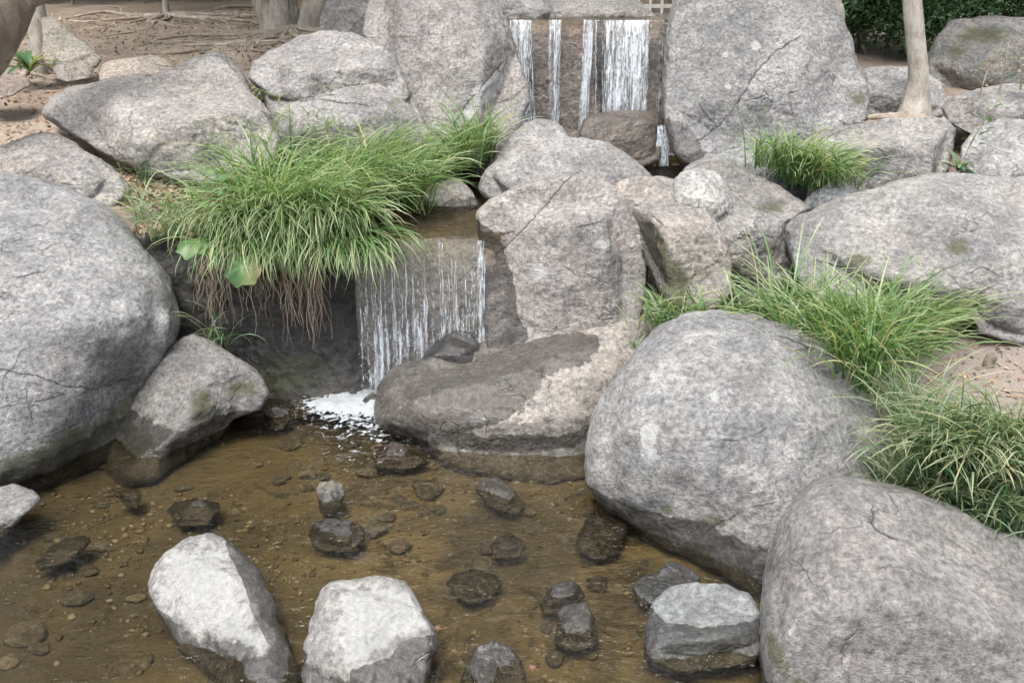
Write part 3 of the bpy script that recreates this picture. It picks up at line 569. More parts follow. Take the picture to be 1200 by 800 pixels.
# --- head of the falls
rock('boulder', 'grey boulder resting above the upper waterfall at its left end', [(555, 0), (570, -25), (600, -35), (635, -15), (652, 20), (650, 40), (590, 45), (565, 30)], rock_mat(**G1, tan=.1, lichen=.4), group=GB, Y=8.3, tilt=.4, thick=.7, seed=41)
rock('boulder', 'wide grey boulder resting above the middle of the upper waterfall', [(628, 30), (632, 8), (645, -15), (690, -30), (730, -10), (752, 5), (776, 24), (770, 40), (700, 45), (640, 42)], rock_mat(A=(.36, .33, .31), B=(.26, .245, .23), tan=.2, lichen=.4), group=GB, Y=8.7, tilt=.4, thick=.6, seed=42)
rock('boulder', 'mossy grey boulder behind the cluster of trunks', [(372, 48), (378, 15), (390, -20), (425, -30), (448, 0), (445, 50), (405, 58)], rock_mat(A=(.32, .31, .29), B=(.2, .2, .19), tan=.1, lichen=1.), group=GB, Y=8.6, tilt=.3, thick=.7, seed=43)
rock('boulder', 'tan slanting slab behind the left trunk', [(48, 70), (50, 22), (62, 20), (82, 38), (105, 56), (120, 69), (112, 80), (60, 84)], rock_mat(A=(.34, .30, .24), B=(.24, .22, .17), tan=.6, lichen=.2), group=GB, Y=8.2, tilt=.6, thick=.35, seed=44, nf=3)
rock('stone', 'small flat slab lying on the soil right of the left trunk', [(62, 80), (72, 72), (98, 71), (110, 80), (105, 92), (78, 96), (68, 92)], rock_mat(A=(.30, .26, .21), B=(.22, .19, .16), tan=.5, lichen=.2), cat='stone', Y=7.7, tilt=1.2, thick=.35, seed=45, nf=3, sub=5)
rock('stone', 'low green-grey stone in the soil left of the trunk cluster', [(226, 30), (232, 16), (248, 9), (268, 9), (288, 17), (296, 30), (280, 38), (240, 38)], rock_mat(A=(.24, .26, .20), B=(.17, .19, .14), tan=.2, lichen=.4), cat='stone', base=(38, 1.70), tilt=.8, thick=.6, seed=46, nf=3, sub=5)
rock('stone', 'reddish flat stone at the left edge under the leaning trunk', [(-30, 95), (0, 88), (28, 88), (36, 100), (15, 112), (-20, 120)], rock_mat(A=(.36, .25, .20), B=(.26, .19, .15), tan=.6, lichen=.1), cat='stone', Y=7.0, tilt=1., thick=.4, seed=47, sub=5)
rock('stone', 'pale rounded stone half hidden behind the grass bed', [(420, 192), (430, 177), (448, 170), (468, 173), (484, 188), (490, 205), (455, 212), (425, 206)], rock_mat(A=(.40, .36, .31), B=(.31, .28, .25), tan=.4, lichen=.3), cat='stone', Y=6.1, tilt=.5, thick=.7, seed=48, sub=5)
rock('stone', 'pale wedge-shaped stone at the tip of the grass bed beside the stream', [(480, 245), (500, 222), (530, 207), (542, 213), (556, 230), (563, 240), (545, 252), (500, 256)], rock_mat(A=(.38, .34, .30), B=(.29, .26, .24), tan=.3, lichen=.4, wetz=1.0), cat='stone', Y=5.75, tilt=1., thick=.5, seed=49, sub=5)
for k, (lab, o_, yy) in enumerate([('small dark pebble-like stone by the stream tuft, the nearer of two', [(522, 205), (530, 198), (545, 198), (552, 205), (540, 213), (526, 212)], 6.4), ('small dark stone by the stream tuft, the farther of two', [(508, 198), (516, 191), (530, 193), (534, 200), (520, 204)], 6.6)]):
    rock('stone', lab, o_, rock_mat(A=(.2, .2, .2), B=(.12, .12, .12), tan=0, lichen=.1, wetz=1.0), cat='stone', Y=yy, tilt=1., thick=.6, seed=60 + k, sub=4)
rock('stone', 'round brown wet rock splashed by the right end of the upper waterfall', [(678, 155), (684, 142), (700, 134), (725, 131), (760, 131), (770, 133), (776, 142), (779, 165), (772, 188), (750, 196), (705, 190), (684, 175)],
    rock_mat(A=(.27, .215, .165), B=(.17, .135, .11), tan=.3, lichen=.1, gloss=.75), cat='stone', Y=7.1, tilt=.3, thick=.8, seed=50, nf=4)
rock('stone', 'wet black stone at the foot of the lower waterfall against the brown boulder', [(490, 432), (500, 412), (515, 397), (535, 388), (552, 390), (562, 402), (560, 425), (530, 445), (500, 447)],
    rock_mat(A=(.14, .13, .12), B=(.08, .08, .075), tan=.2, lichen=.1, gloss=1.), cat='stone', Y=4.72, tilt=.3, thick=.7, seed=51, nf=4, sub=5)

# --- ledges carrying the falls (world-space blocks)
def block(name, label, c, h, rot, mat, seed, n=7, amp=.05, sub=7, cat='rock ledge', shape=None, **at):
    D, Fc = ico(sub); g = (np.abs(D) ** n).sum(1) ** (-1 / n); X = D * g[:, None] * np.array(h)
    if shape: X = shape(X)
    cr, sr = math.cos(rot), math.sin(rot); X = X @ np.array([[cr, sr, 0], [-sr, cr, 0], [0, 0, 1]]) + np.array(c)
    N = vnormals(X, Fc); d = amp * fbm(X, 1.6, 4, .55, seed) + amp * .45 * fbm(X, 6, 4, .6, seed + 3, ridged=True) + amp * .25 * fbm(X, 20, 4, .6, seed + 4)
    X = X + N * d[:, None]
    a = {}
    for k in ('moss', 'wet', 'pale'):
        if at.get(k): a[k] = paint(X, at[k])
    if at.get('cracks'): a['crack'], a['crackm'] = crack_attr(X, at['cracks'])
    o = mesh_np(name, X, Fc, mat, attrs=a); tag(o, label, cat); return o
block('rock_ledge', 'brown rock ledge that the lower waterfall runs down', (-.48, 5.38, .30), (.46, .47, .62), 0., rock_mat(A=(.52, .46, .38), B=(.36, .31, .26), tan=.4, lichen=.3, gloss=.6), 71, amp=.035)
def foot(X):
    X = X.copy(); f = sstep(.3, -.6, X[:, 2]); X[:, 1] -= f * .30 * sstep(-.2, .5, X[:, 0] + .3); return X
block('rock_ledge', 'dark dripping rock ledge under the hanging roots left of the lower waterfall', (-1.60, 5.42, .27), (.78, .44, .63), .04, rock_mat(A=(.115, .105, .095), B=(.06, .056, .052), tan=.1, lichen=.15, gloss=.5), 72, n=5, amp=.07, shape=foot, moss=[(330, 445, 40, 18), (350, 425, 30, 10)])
block('rock_ledge', 'upright grey-brown rock wall behind the upper waterfall', (.66, 8.05, 1.35), (1.05, .48, .66), 0., rock_mat(A=(.33, .27, .23), B=(.22, .185, .165), tan=.4, lichen=.3, gloss=.2), 73, amp=.035,
    cracks=[[(694, 50), (702, 75), (706, 130)], [(622, 40), (624, 160)]], wet=[(790, 80, 14, 90), (705, 70, 8, 60)])

# --- stones standing in or just under the pool, traced one by one
ST = [
 ('pale grey stone with dark wet right flank, left of the other big pale one', [(178, 690), (182, 672), (196, 652), (218, 636), (245, 629), (268, 633), (285, 650), (302, 670), (318, 698), (330, 735), (342, 780), (330, 808), (300, 806), (265, 785), (235, 760), (205, 735), (184, 715)], PALE, dict(tilt=.85, thick=.55, facets=[(-.1, .45, .85, .62), (.8, .1, .55, .62)], nf=1, wet=[('poly', [(262, 628), (270, 655), (283, 676), (293, 707), (298, 724), (313, 752), (330, 772), (360, 790), (350, 690), (290, 622)], 4), ('poly', [(168, 703), (186, 714), (207, 730), (225, 743), (240, 757), (265, 770), (282, 780), (331, 770), (350, 830), (170, 830)], 4)], pale=[('poly', [(205, 640), (260, 640), (305, 735), (325, 780), (290, 780), (230, 735), (190, 690)], 40)])),
 ('white-topped blocky stone standing in the pool at the bottom edge', [(356, 760), (362, 730), (372, 704), (384, 684), (404, 678), (440, 675), (475, 682), (492, 706), (508, 735), (513, 756), (498, 785), (470, 815), (430, 835), (380, 830), (358, 800)], PALE, dict(tilt=.7, thick=.6, facets=[(.05, .55, .8, .58), (-.8, -.1, .6, .70), (.3, -.6, .7, .62)], nf=1, wet=[('poly', [(410, 785), (455, 770), (470, 750), (512, 742), (530, 770), (490, 840), (410, 840)], 5)], pale=[('poly', [(398, 690), (485, 690), (500, 730), (460, 755), (445, 770), (405, 775), (395, 730)], 30)])),
 ('whitish stone at the left edge of the pool', [(-40, 600), (-15, 575), (15, 566), (38, 573), (47, 584), (35, 600), (10, 618), (-15, 635), (-40, 630)], PALE, dict(tilt=.9, thick=.5, nf=4)),
 ('round-topped grey stone with a wet dark rim beside the lower right boulder', [(757, 745), (758, 722), (768, 703), (788, 688), (815, 680), (850, 683), (878, 695), (893, 712), (896, 735), (890, 762), (850, 775), (800, 778), (765, 768)], dict(A=(.33, .35, .35), B=(.23, .25, .25)), dict(tilt=.8, thick=.55, facets=[(0, .8, .6, .5), (0, -.4, .9, .78)], nf=1, wet=[('poly', [(750, 700), (768, 715), (780, 728), (830, 735), (880, 728), (900, 715), (905, 790), (745, 790)], 5)])),
 ('flat square slate slab barely out of the water behind the round-topped stone', [(741, 688), (745, 680), (758, 675), (768, 674), (785, 659), (800, 662), (822, 676), (820, 690), (795, 700), (770, 706), (752, 698)], dict(A=(.25, .26, .27), B=(.18, .19, .2)), dict(tilt=1.2, thick=.22, nf=1, flat=.5)),
 ('wet bluish pyramid stone cut by the bottom edge', [(540, 800), (548, 775), (560, 757), (578, 749), (598, 757), (610, 775), (616, 800), (600, 825), (560, 825)], dict(A=(.30, .28, .26), B=(.20, .18, .165)), dict(tilt=.9, thick=.6, nf=3, gloss=.4, facets=[(.2, .6, .7, .55)])),
 ('wet dark ridged stone in the pool, upper of a touching pair', [(635, 706), (642, 692), (655, 684), (668, 680), (680, 688), (686, 698), (672, 708), (655, 716), (640, 716)], DARK, dict(tilt=.9, thick=.6, nf=4, gloss=.45)),
 ('wet dark rounded stone in the pool, lower of a touching pair', [(651, 735), (653, 718), (662, 709), (685, 708), (694, 718), (700, 738), (696, 752), (675, 758), (655, 752)], DARK, dict(tilt=.9, thick=.65, nf=4, gloss=.45)),
 ('flat slate stone with a silvery wet strip near the domed boulder', [(676, 635), (685, 610), (692, 603), (712, 602), (731, 608), (733, 622), (722, 640), (700, 648)], dict(A=(.22, .19, .15), B=(.16, .14, .11)), dict(tilt=1.3, thick=.28, nf=2, gloss=.5)),
 ('small faceted stone with one silvery face in mid pool', [(557, 575), (566, 563), (580, 560), (595, 566), (606, 580), (612, 590), (598, 600), (576, 590)], dict(A=(.27, .22, .17), B=(.18, .15, .12)), dict(tilt=1., thick=.6, nf=4, gloss=.35)),
 ('small wrinkled dark stone splashed by the riffle in mid pool', [(575, 640), (583, 628), (598, 623), (610, 630), (616, 640), (605, 648), (585, 650)], DARK, dict(tilt=1., thick=.6, nf=4, gloss=.45)),
 ('olive flat stone just under the water in mid pool', [(525, 682), (532, 672), (555, 668), (580, 674), (588, 684), (575, 697), (552, 702), (535, 694)], dict(A=(.22, .20, .12), B=(.15, .14, .085)), dict(tilt=1.2, thick=.5, nf=3, gloss=.5)),
 ('brown flat stone below the low wet boulder', [(436, 533), (446, 523), (462, 519), (485, 522), (501, 531), (500, 541), (470, 545), (442, 543)], dict(A=(.30, .23, .19), B=(.20, .16, .13)), dict(tilt=1.2, thick=.5, nf=3, gloss=.5)),
 ('small grey cube-like stone left of mid pool', [(370, 573), (376, 565), (390, 563), (402, 568), (404, 580), (392, 591), (378, 590)], dict(A=(.26, .25, .20), B=(.19, .18, .15)), dict(tilt=.9, thick=.7, nf=4, gloss=.3)),
 ('glistening dark stone between the two pale stones and the grey cube-like one', [(360, 625), (368, 612), (385, 608), (410, 609), (426, 618), (428, 632), (410, 640), (385, 641), (366, 636)], DARK, dict(tilt=1.1, thick=.5, nf=3, gloss=.5)),
 ('small pale wet stone below the leaning wedge, left of another', [(306, 492), (311, 482), (322, 477), (336, 480), (341, 490), (330, 498), (315, 498)], dict(A=(.32, .29, .26), B=(.22, .2, .18)), dict(tilt=.9, thick=.6, nf=4, gloss=.35)),
 ('small wet peaked stone near the foam, right of another', [(336, 479), (345, 466), (358, 460), (366, 468), (371, 478), (360, 485), (342, 485)], dict(A=(.26, .22, .19), B=(.18, .15, .13)), dict(tilt=.9, thick=.6, nf=4, gloss=.35)),
 ('dark wet stone ringed by the foam', [(416, 476), (424, 464), (436, 460), (448, 464), (450, 478), (436, 486), (420, 484)], DARK, dict(tilt=.8, thick=.6, nf=4, gloss=.5)),
 ('dark slate stone with a shining ridge at the left of the pool', [(44, 658), (58, 640), (78, 628), (98, 626), (106, 632), (95, 645), (75, 655), (50, 662)], DARK, dict(tilt=1.2, thick=.4, nf=3, gloss=.5)),
 ('small triangular olive stone below the leaning wedge', [(133, 577), (145, 573), (163, 571), (166, 579), (158, 590), (145, 585)], dict(A=(.20, .18, .12), B=(.14, .13, .09)), dict(tilt=1., thick=.6, nf=4, gloss=.3)),
 ('brown flat stone with one shiny corner left of mid pool', [(195, 597), (205, 587), (228, 584), (255, 588), (258, 598), (240, 610), (212, 611)], dict(A=(.19, .16, .13), B=(.13, .11, .09)), dict(tilt=1.2, thick=.45, nf=3, gloss=.45)),
]
for i, (lab, outl, colr, kw) in enumerate(ST):
    kw = dict(kw); gl = kw.pop('gloss', 0.); kw.pop('flat', None); vb = max(p_[1] for p_ in outl)
    rock('stone', lab, outl, rock_mat(**colr, tan=.15, lichen=.15, wetz=.035, gloss=gl), cat='stone', group='stones standing in the pool', base=(vb, -.06), contact=(-.03 if i > 4 and i != 13 else .0), seed=100 + i, sub=6 if i < 6 else 5, amp=1.7 if i > 3 else 1.2, **{**dict(fr=(.55, .85), p=30), **kw, **({'nf': kw.get('nf', 3) + 3} if i > 3 else {})})

# --- submerged cobbles (world-space), one mesh each
def cobble(u, v, wpx, hpx, z, seed, mat, name='pebble'):
    c = at_z(u, v, z); k = axial(c) / F_PX; rr = np.random.default_rng(seed); D, Fc = ico(4)
    a = wpx * k / 2; b = min(hpx * k / 2 / .55, a * 1.4); h = .5 * min(a, b)
    s = np.full(len(D), 1.0)
    for _ in range(9):
        n = rr.normal(size=3); n /= np.linalg.norm(n); s = s + np.maximum((D @ n) / rr.uniform(.66, .95), 0) ** 12
    X = D * (s ** (-1 / 12))[:, None] * (a, b, h); X += D * (a * .07 * fbm(D + seed, 2.2, 3, .5, seed))[:, None]
    an = rr.uniform(-.5, .5); X = X @ np.array([[math.cos(an), math.sin(an), 0], [-math.sin(an), math.cos(an), 0], [0, 0, 1]]); X = X + c
    return mesh_np(name, X, Fc, mat)
PM = [rock_mat(A=a, B=b, tan=.3, lichen=.15, gloss=.0, grain=.5) for a, b in [((.16, .135, .09), (.10, .088, .06)), ((.13, .115, .08), (.08, .07, .05)), ((.20, .17, .12), (.14, .12, .085)), ((.13, .13, .115), (.085, .085, .075))]]
PB = [(340, 520, 28, 24), (345, 548, 26, 12), (360, 556, 22, 12), (330, 562, 26, 12), (355, 572, 30, 14), (333, 580, 18, 10), (362, 548, 18, 9), (380, 558, 16, 9), (430, 554, 26, 14), (500, 572, 40, 26), (497, 600, 20, 12), (480, 592, 22, 12), (515, 598, 22, 12), (465, 586, 20, 14), (505, 545, 24, 12), (545, 545, 22, 10),
      (535, 632, 16, 12), (570, 640, 22, 16), (566, 660, 24, 16), (591, 657, 20, 16), (663, 760, 28, 18), (650, 772, 26, 14), (690, 764, 18, 17), (641, 733, 18, 19), (665, 632, 34, 12), (690, 655, 26, 14), (705, 645, 24, 12), (688, 660, 22, 10), (640, 690, 14, 12), (700, 685, 30, 18), (722, 690, 24, 14),
      (440, 622, 34, 16), (470, 640, 30, 14), (455, 606, 22, 10), (430, 608, 20, 9), (120, 640, 30, 12), (100, 668, 34, 12), (75, 675, 30, 12), (95, 655, 18, 10), (60, 630, 20, 9), (30, 745, 50, 26), (45, 760, 34, 10), (10, 775, 26, 16), (215, 572, 24, 9), (235, 580, 20, 9), (125, 545, 20, 8), (60, 560, 22, 8), (118, 592, 22, 8),
      (300, 545, 18, 8), (410, 520, 22, 10), (620, 600, 18, 9), (640, 560, 22, 9), (735, 620, 24, 10), (775, 640, 20, 9), (800, 650, 24, 10), (760, 660, 22, 9), (845, 665, 24, 10), (690, 600, 20, 10), (275, 600, 18, 8), (90, 700, 40, 14), (150, 780, 60, 24), (250, 610, 20, 8), (160, 700, 26, 9)]
for i, (u, v, w_, h_) in enumerate(PB):
    c = at_z(u, v, -.15); gz_ = float(ground_z(c[0], c[1])[0])
    k = axial(c) / F_PX
    o = cobble(u, v, w_, h_, min(gz_ + w_ * k * .04, -.02 - w_ * k * .25), 300 + i, PM[i % 4])
    tag(o, 'rounded brown pebble under the shallow pool water', 'pebble', 'pebbles on the pool bed')
# countless small gravel
def gravel(name, n, area, zf, smin, smax, mat, dens=None, kind='stuff'):
    D, Fc = ico(1); Vs, Fs, off = [], [], 0; r_ = np.random.default_rng(5)
    x = r_.uniform(area[0], area[1], n * 4); y = r_.uniform(area[2], area[3], n * 4); keep = np.ones(len(x), bool)
    if dens is not None: keep = r_.random(len(x)) < dens(x, y)
    x, y = x[keep][:n], y[keep][:n]; z = zf(x, y); rnd = []
    for i in range(len(x)):
        s = smin + (smax - smin) * r_.random() ** 3; sc = s * r_.uniform(.6, 1.2, 3) * (1, 1, .55)
        V = D * sc * (1 + .25 * r_.normal(size=(len(D), 1))); a = r_.uniform(0, 6.3); V = V @ np.array([[math.cos(a), math.sin(a), 0], [-math.sin(a), math.cos(a), 0], [0, 0, 1]])
        Vs.append(V + (x[i], y[i], z[i] + sc[2] * .3)); Fs.append(Fc + off); off += len(D); rnd.append(np.full(len(D), r_.random()))
    o = mesh_np(name, np.vstack(Vs), np.vstack(Fs), mat, attrs={'rnd': np.concatenate(rnd)}); tag(o, kind=kind); return o
def grav_mat():
    m, t, b, out = new_mat('gravel'); cr = t.n('ShaderNodeValToRGB'); t.l(t.attr('rnd'), cr.inputs[0]); e = cr.color_ramp.elements; e[0].color = (.07, .06, .045, 1); e[1].color = (.30, .26, .20, 1); e.new(.5).color = (.14, .115, .075, 1)
    t.l(cr.outputs[0], b.inputs['Base Color']); b.inputs['Roughness'].default_value = .6; return m
MG = grav_mat()
def dn_pool(x, y):
    P = np.stack([x, y, 0 * x], 1); return np.clip(.25 + 1.5 * fbm(P, 1.6, 3, .5, 41), 0.03, 1) * (poly_sd(x, y, LOWER) < -.1)
tag(gravel('pool_gravel', 5200, (-3.2, 1.4, 2.2, 5.1), ground_z, .003, .020, MG, dn_pool), 'fine brown gravel and grit on the bed of the pool', 'gravel')
tag(gravel('soil_grit', 4200, (-5, 3.2, 2.4, 11), ground_z, .004, .018, MG, lambda x, y: (poly_sd(x, y, LOWER) > .1) & (poly_sd(x, y, UPPER) > .1)), 'small stones and grit scattered on the soil banks', 'grit')

# ------------------------------------------------------------------ grass
def blades(cen, n, length, lean, spread, width=.0045, seg=7, droop=1.0, up=1.0, seed=0, len_var=.35, spreadr=.06, floor=True):
    """one clump of arching blades. lean = preferred direction (x,y), spread 0..1 = how evenly it radiates"""
    r_ = np.random.default_rng(seed); V = []; Fc = []; rn = []; al = []; off = 0
    t = np.linspace(0, 1, seg + 1)
    ang0 = math.atan2(lean[1], lean[0]); mag = min(1, math.hypot(*lean))
    for i in range(n):
        L = length * (1 + len_var * r_.normal() * .6); L = max(L, length * .35)
        a = r_.uniform(-math.pi, math.pi) if r_.random() > mag else ang0 + r_.normal() * .7
        d = np.array([math.cos(a), math.sin(a)]); q = r_.normal(size=2) * spreadr
        el0 = up * r_.uniform(.9, 1.45); cv = droop * r_.uniform(1.2, 2.6) * spread
        el = el0 - cv * t ** 1.3; st = L / seg
        cx_ = np.concatenate([[0], np.cumsum(np.cos(el[:-1]) * st)]); cz = np.concatenate([[0], np.cumsum(np.sin(el[:-1]) * st)])
        wob = r_.normal() * .12 * t ** 2 * L
        p = np.zeros((seg + 1, 3)); side = np.array([-d[1], d[0]])
        p[:, 0] = cen[0] + q[0] + d[0] * cx_ + side[0] * wob; p[:, 1] = cen[1] + q[1] + d[1] * cx_ + side[1] * wob; p[:, 2] = cen[2] + cz
        w = width * r_.uniform(.7, 1.3) * np.sqrt(np.clip(1 - t ** 2.2, .0, 1)) + .0004
        tw = r_.normal() * .6; sv = np.array([side[0] * math.cos(tw), side[1] * math.cos(tw), math.sin(tw)])
        V.append(p - sv * w[:, None] / 2); V.append(p + sv * w[:, None] / 2)
        m = seg + 1; k = np.arange(seg); Fc.append(np.stack([off + k, off + k + 1, off + m + k + 1, off + m + k], 1)); off += 2 * m
        rv = r_.random() ** 1.15; rn.append(np.full(2 * m, rv)); al.append(np.concatenate([t, t]))
    return np.vstack(V), np.vstack(Fc), np.concatenate(rn), np.concatenate(al)
def grass(name, label, clumps, mat, cat='grass', kind=None, group=None):
    Vs, Fs, rn, al, off = [], [], [], [], 0
    for c in clumps:
        V, Fc, r1, a1 = blades(**c); Vs.append(V); Fs.append(Fc + off); off += len(V); rn.append(r1); al.append(a1)
    o = mesh_np(name, np.vstack(Vs), np.vstack(Fs), mat, attrs={'rnd': np.concatenate(rn), 'along': np.concatenate(al)})
    tag(o, label, cat, group, kind); return o
def gpt(u, v, z):
    p = at_z(u, v, z)
    if p[0] < -.6 and p[1] < 5.0 and z > .9: q = at_y(u, v, 4.99 + .06 * ((u * 7) % 5) / 5); return (q[0], q[1], .94)
    return (p[0], p[1], max(z, float(ground_z(p[0], p[1])[0]) - .01))
# left grass bed: clump roots laid out along the bank
cl = []; r_ = np.random.default_rng(3)
spots = [(310, 222), (335, 205), (355, 190), (330, 240), (300, 245), (360, 225), (385, 210), (410, 215), (385, 238), (430, 208), (450, 220), (470, 215), (410, 232), (345, 258), (320, 270), (370, 250), (395, 255), (440, 232), (478, 232), (360, 270), (340, 283), (305, 262), (430, 222), (375, 196), (460, 205), (400, 200), (292, 190), (300, 180), (322, 178)]
for i, (u, v) in enumerate(spots):
    c = gpt(u + r_.uniform(-5, 5), v + 14 + r_.uniform(-4, 4), .98)
    ln = (.9, -.9) if u > 330 else (-.1, -.7)
    cl.append(dict(cen=c, n=115, length=r_.uniform(.40, .62), lean=(ln[0] * .6, ln[1] * .6), spread=.8, seed=400 + i, width=.0082, spreadr=.07))
cl += [dict(cen=tuple(at_y(u, 283 + 4 * (u % 3), 4.93)), n=55, length=.40, lean=(.35, -.9), spread=1.25, up=.55, seed=700 + u, width=.007, spreadr=.05) for u in range(268, 450, 13)]
cl += [dict(cen=gpt(u, v, .95), n=60, length=.46, lean=(.3, -.95), spread=1.3, seed=440 + i, width=.0065) for i, (u, v) in enumerate([(262, 300), (285, 300), (330, 305), (360, 305), (385, 300), (345, 318), (400, 290), (300, 315), (370, 318), (318, 325), (355, 330), (392, 312), (340, 300), (410, 285), (375, 290), (320, 298)])]
grass('grass', 'thick bright green arching grass bed on the left bank above the dark ledge', cl, M_GRASS, kind='stuff')
cl = [dict(cen=gpt(u, v + 10, 1.02), n=48, length=r_.uniform(.22, .38), lean=(r_.uniform(-.4, .2), -.3), spread=.75, seed=460 + i, width=.0045) for i, (u, v) in enumerate([(200, 195), (225, 200), (250, 190), (180, 215), (215, 240), (160, 230), (240, 225), (190, 265), (260, 175), (225, 175), (300, 180), (205, 285), (235, 300), (260, 310), (170, 250)])]
grass('grass', 'thin sparse grass among brown leaves at the left end of the grass bed', cl, M_GRASS2, kind='stuff')
# hanging dry blades and roots over the dark ledge
V_, F_, rn_, off = [], [], [], 0
for i in range(150):
    u = r_.choice([240, 252, 270, 298, 312, 334, 352, 356, 374]) + r_.normal() * 5; u = min(max(u, 225), 405); v0 = 315 + r_.normal() * 8 + max(0, (u - 330)) * -.05
    p0 = at_y(u, v0, 4.93 + r_.normal() * .03); p0 = np.array([p0[0], p0[1], min(p0[2], .98)]); L = r_.uniform(.08, .36) * (1.3 if 330 < u < 400 else 1.0); seg = 7; t = np.linspace(0, 1, seg + 1)
    p = p0 + np.stack([r_.normal() * .05 * t + .012 * np.sin(t * 9 + r_.uniform(0, 6)), -.07 * np.sqrt(t) - r_.uniform(0, .05) * t, .02 * np.sin(t * 3) - L * t ** 1.2], 1)
    w = .0035 * r_.uniform(.6, 1.5) * (1 - .7 * t); a_ = r_.normal(); sv = np.array([math.cos(a_), math.sin(a_), 0])
    V_ += [p - sv * w[:, None], p + sv * w[:, None]]; k = np.arange(seg); m = seg + 1
    F_.append(np.stack([off + k, off + k + 1, off + m + k + 1, off + m + k], 1)); off += 2 * m; rn_.append(np.full(2 * m, r_.random()))
tag(mesh_np('hanging_roots', np.vstack(V_), np.vstack(F_), M_DRY, attrs={'rnd': np.concatenate(rn_)}), 'dry tan roots and dead blades hanging over the dark ledge', 'hanging roots', kind='stuff')
# right bank grass
cl = []
for i, (u, v) in enumerate([(790, 385), (815, 388), (840, 385), (865, 388), (890, 392), (915, 398), (940, 400), (965, 405), (930, 415), (960, 422), (985, 410), (1005, 405), (1025, 415), (1045, 408), (1065, 400), (1000, 430), (1020, 440), (985, 440), (1040, 432), (1010, 455), (1080, 405)]):
    c = gpt(u, v, .52); ln = (.5, -.1) if u > 1010 else ((-.2, -.5) if u > 940 else (-.1, .1))
    cl.append(dict(cen=c, n=60 if u < 900 else 75, length=(.25 if u < 900 else .46) * r_.uniform(.9, 1.15), lean=ln, spread=.62, seed=500 + i, width=.0085))
grass('grass', 'green grass bed between the domed boulder and the long humped boulder', cl, M_GRASS, kind='stuff')
tuft = lambda lab, cs, mat, grp='grass tufts among the boulders': grass('grass_tuft', lab, cs, mat, cat='grass tuft', group=grp)
tuft('tall open grass tuft on the soil right of the domed boulder', [dict(cen=gpt(1062, 505, .43), n=85, length=.42, lean=(.1, .1), spread=.5, seed=530, width=.006), dict(cen=gpt(1050, 480, .45), n=50, length=.34, lean=(-.1, -.3), spread=.8, seed=531, width=.006)], M_GRASS2)
tuft('pale drooping mound of grass in the right corner above the dark boulder', [dict(cen=gpt(u, v, .44), n=150, length=.38, lean=(-.50, -.80), spread=.75, seed=540 + i, width=.0068, spreadr=.07) for i, (u, v) in enumerate([(1085, 545), (1110, 530), (1135, 528), (1160, 530), (1185, 535), (1120, 548), (1150, 555), (1180, 552), (1210, 545)])] + [dict(cen=tuple(at_y(u, v, y_)), n=85, length=.26, lean=(-.2, -.25), spread=.7, seed=640 + u, width=.0065, spreadr=.06) for u, v, y_ in [(1052, 585, 3.3), (1078, 590, 3.2), (1104, 596, 3.15), (1130, 602, 3.1), (1156, 610, 3.05), (1182, 616, 3.0), (1208, 622, 3.0), (1075, 570, 3.35), (1115, 580, 3.25), (1160, 590, 3.2), (1195, 598, 3.15)]], M_GRASS2)
tuft('grass tuft beside the stream at the foot of the peak boulder', [dict(cen=tuple(at_y(u, v, y_)), n=80, length=l_, lean=(.1, -.1), spread=.6, seed=560 + i, width=.008) for i, (u, v, y_, l_) in enumerate([(553, 190, 6.18, .42), (562, 186, 6.25, .42), (545, 196, 6.12, .36), (528, 200, 6.12, .28), (512, 198, 6.15, .26), (536, 196, 6.15, .34)])], M_GRASS)
tuft('grass tuft hanging between the flat-topped boulder and the low grey boulder', [dict(cen=tuple(at_y(u, v, 5.60)), n=80, length=.34, lean=(.15, -.45), spread=.85, seed=570 + i, width=.008) for i, (u, v) in enumerate([(903, 196), (922, 200), (940, 206), (958, 214), (978, 222), (932, 212), (950, 220)])], M_GRASS)
tuft('tiny grass sprig between the low wet boulder and the domed boulder', [dict(cen=tuple(at_y(745, 408, 4.28)), n=26, length=.11, lean=(0, -.2), spread=.6, seed=580, width=.004, spreadr=.02)], M_GRASS)
tuft('few long blades arching over the leaning wedge at the pool edge', [dict(cen=tuple(at_y(262, 408, 4.72)), n=14, length=.34, lean=(.5, -.6), spread=1.1, seed=582, width=.006, spreadr=.03), dict(cen=tuple(at_y(245, 395, 4.75)), n=10, length=.25, lean=(-.2, -.6), spread=.9, seed=583, width=.005, spreadr=.03)], M_GRASS2)
tuft('leafy green weeds in the gap right of the central boulder', [dict(cen=gpt(u, v, .55), n=45, length=.20, lean=(0, -.2), spread=.6, seed=590 + i, width=.010) for i, (u, v) in enumerate([(770, 375), (782, 382), (775, 368)])], M_GRASS2)

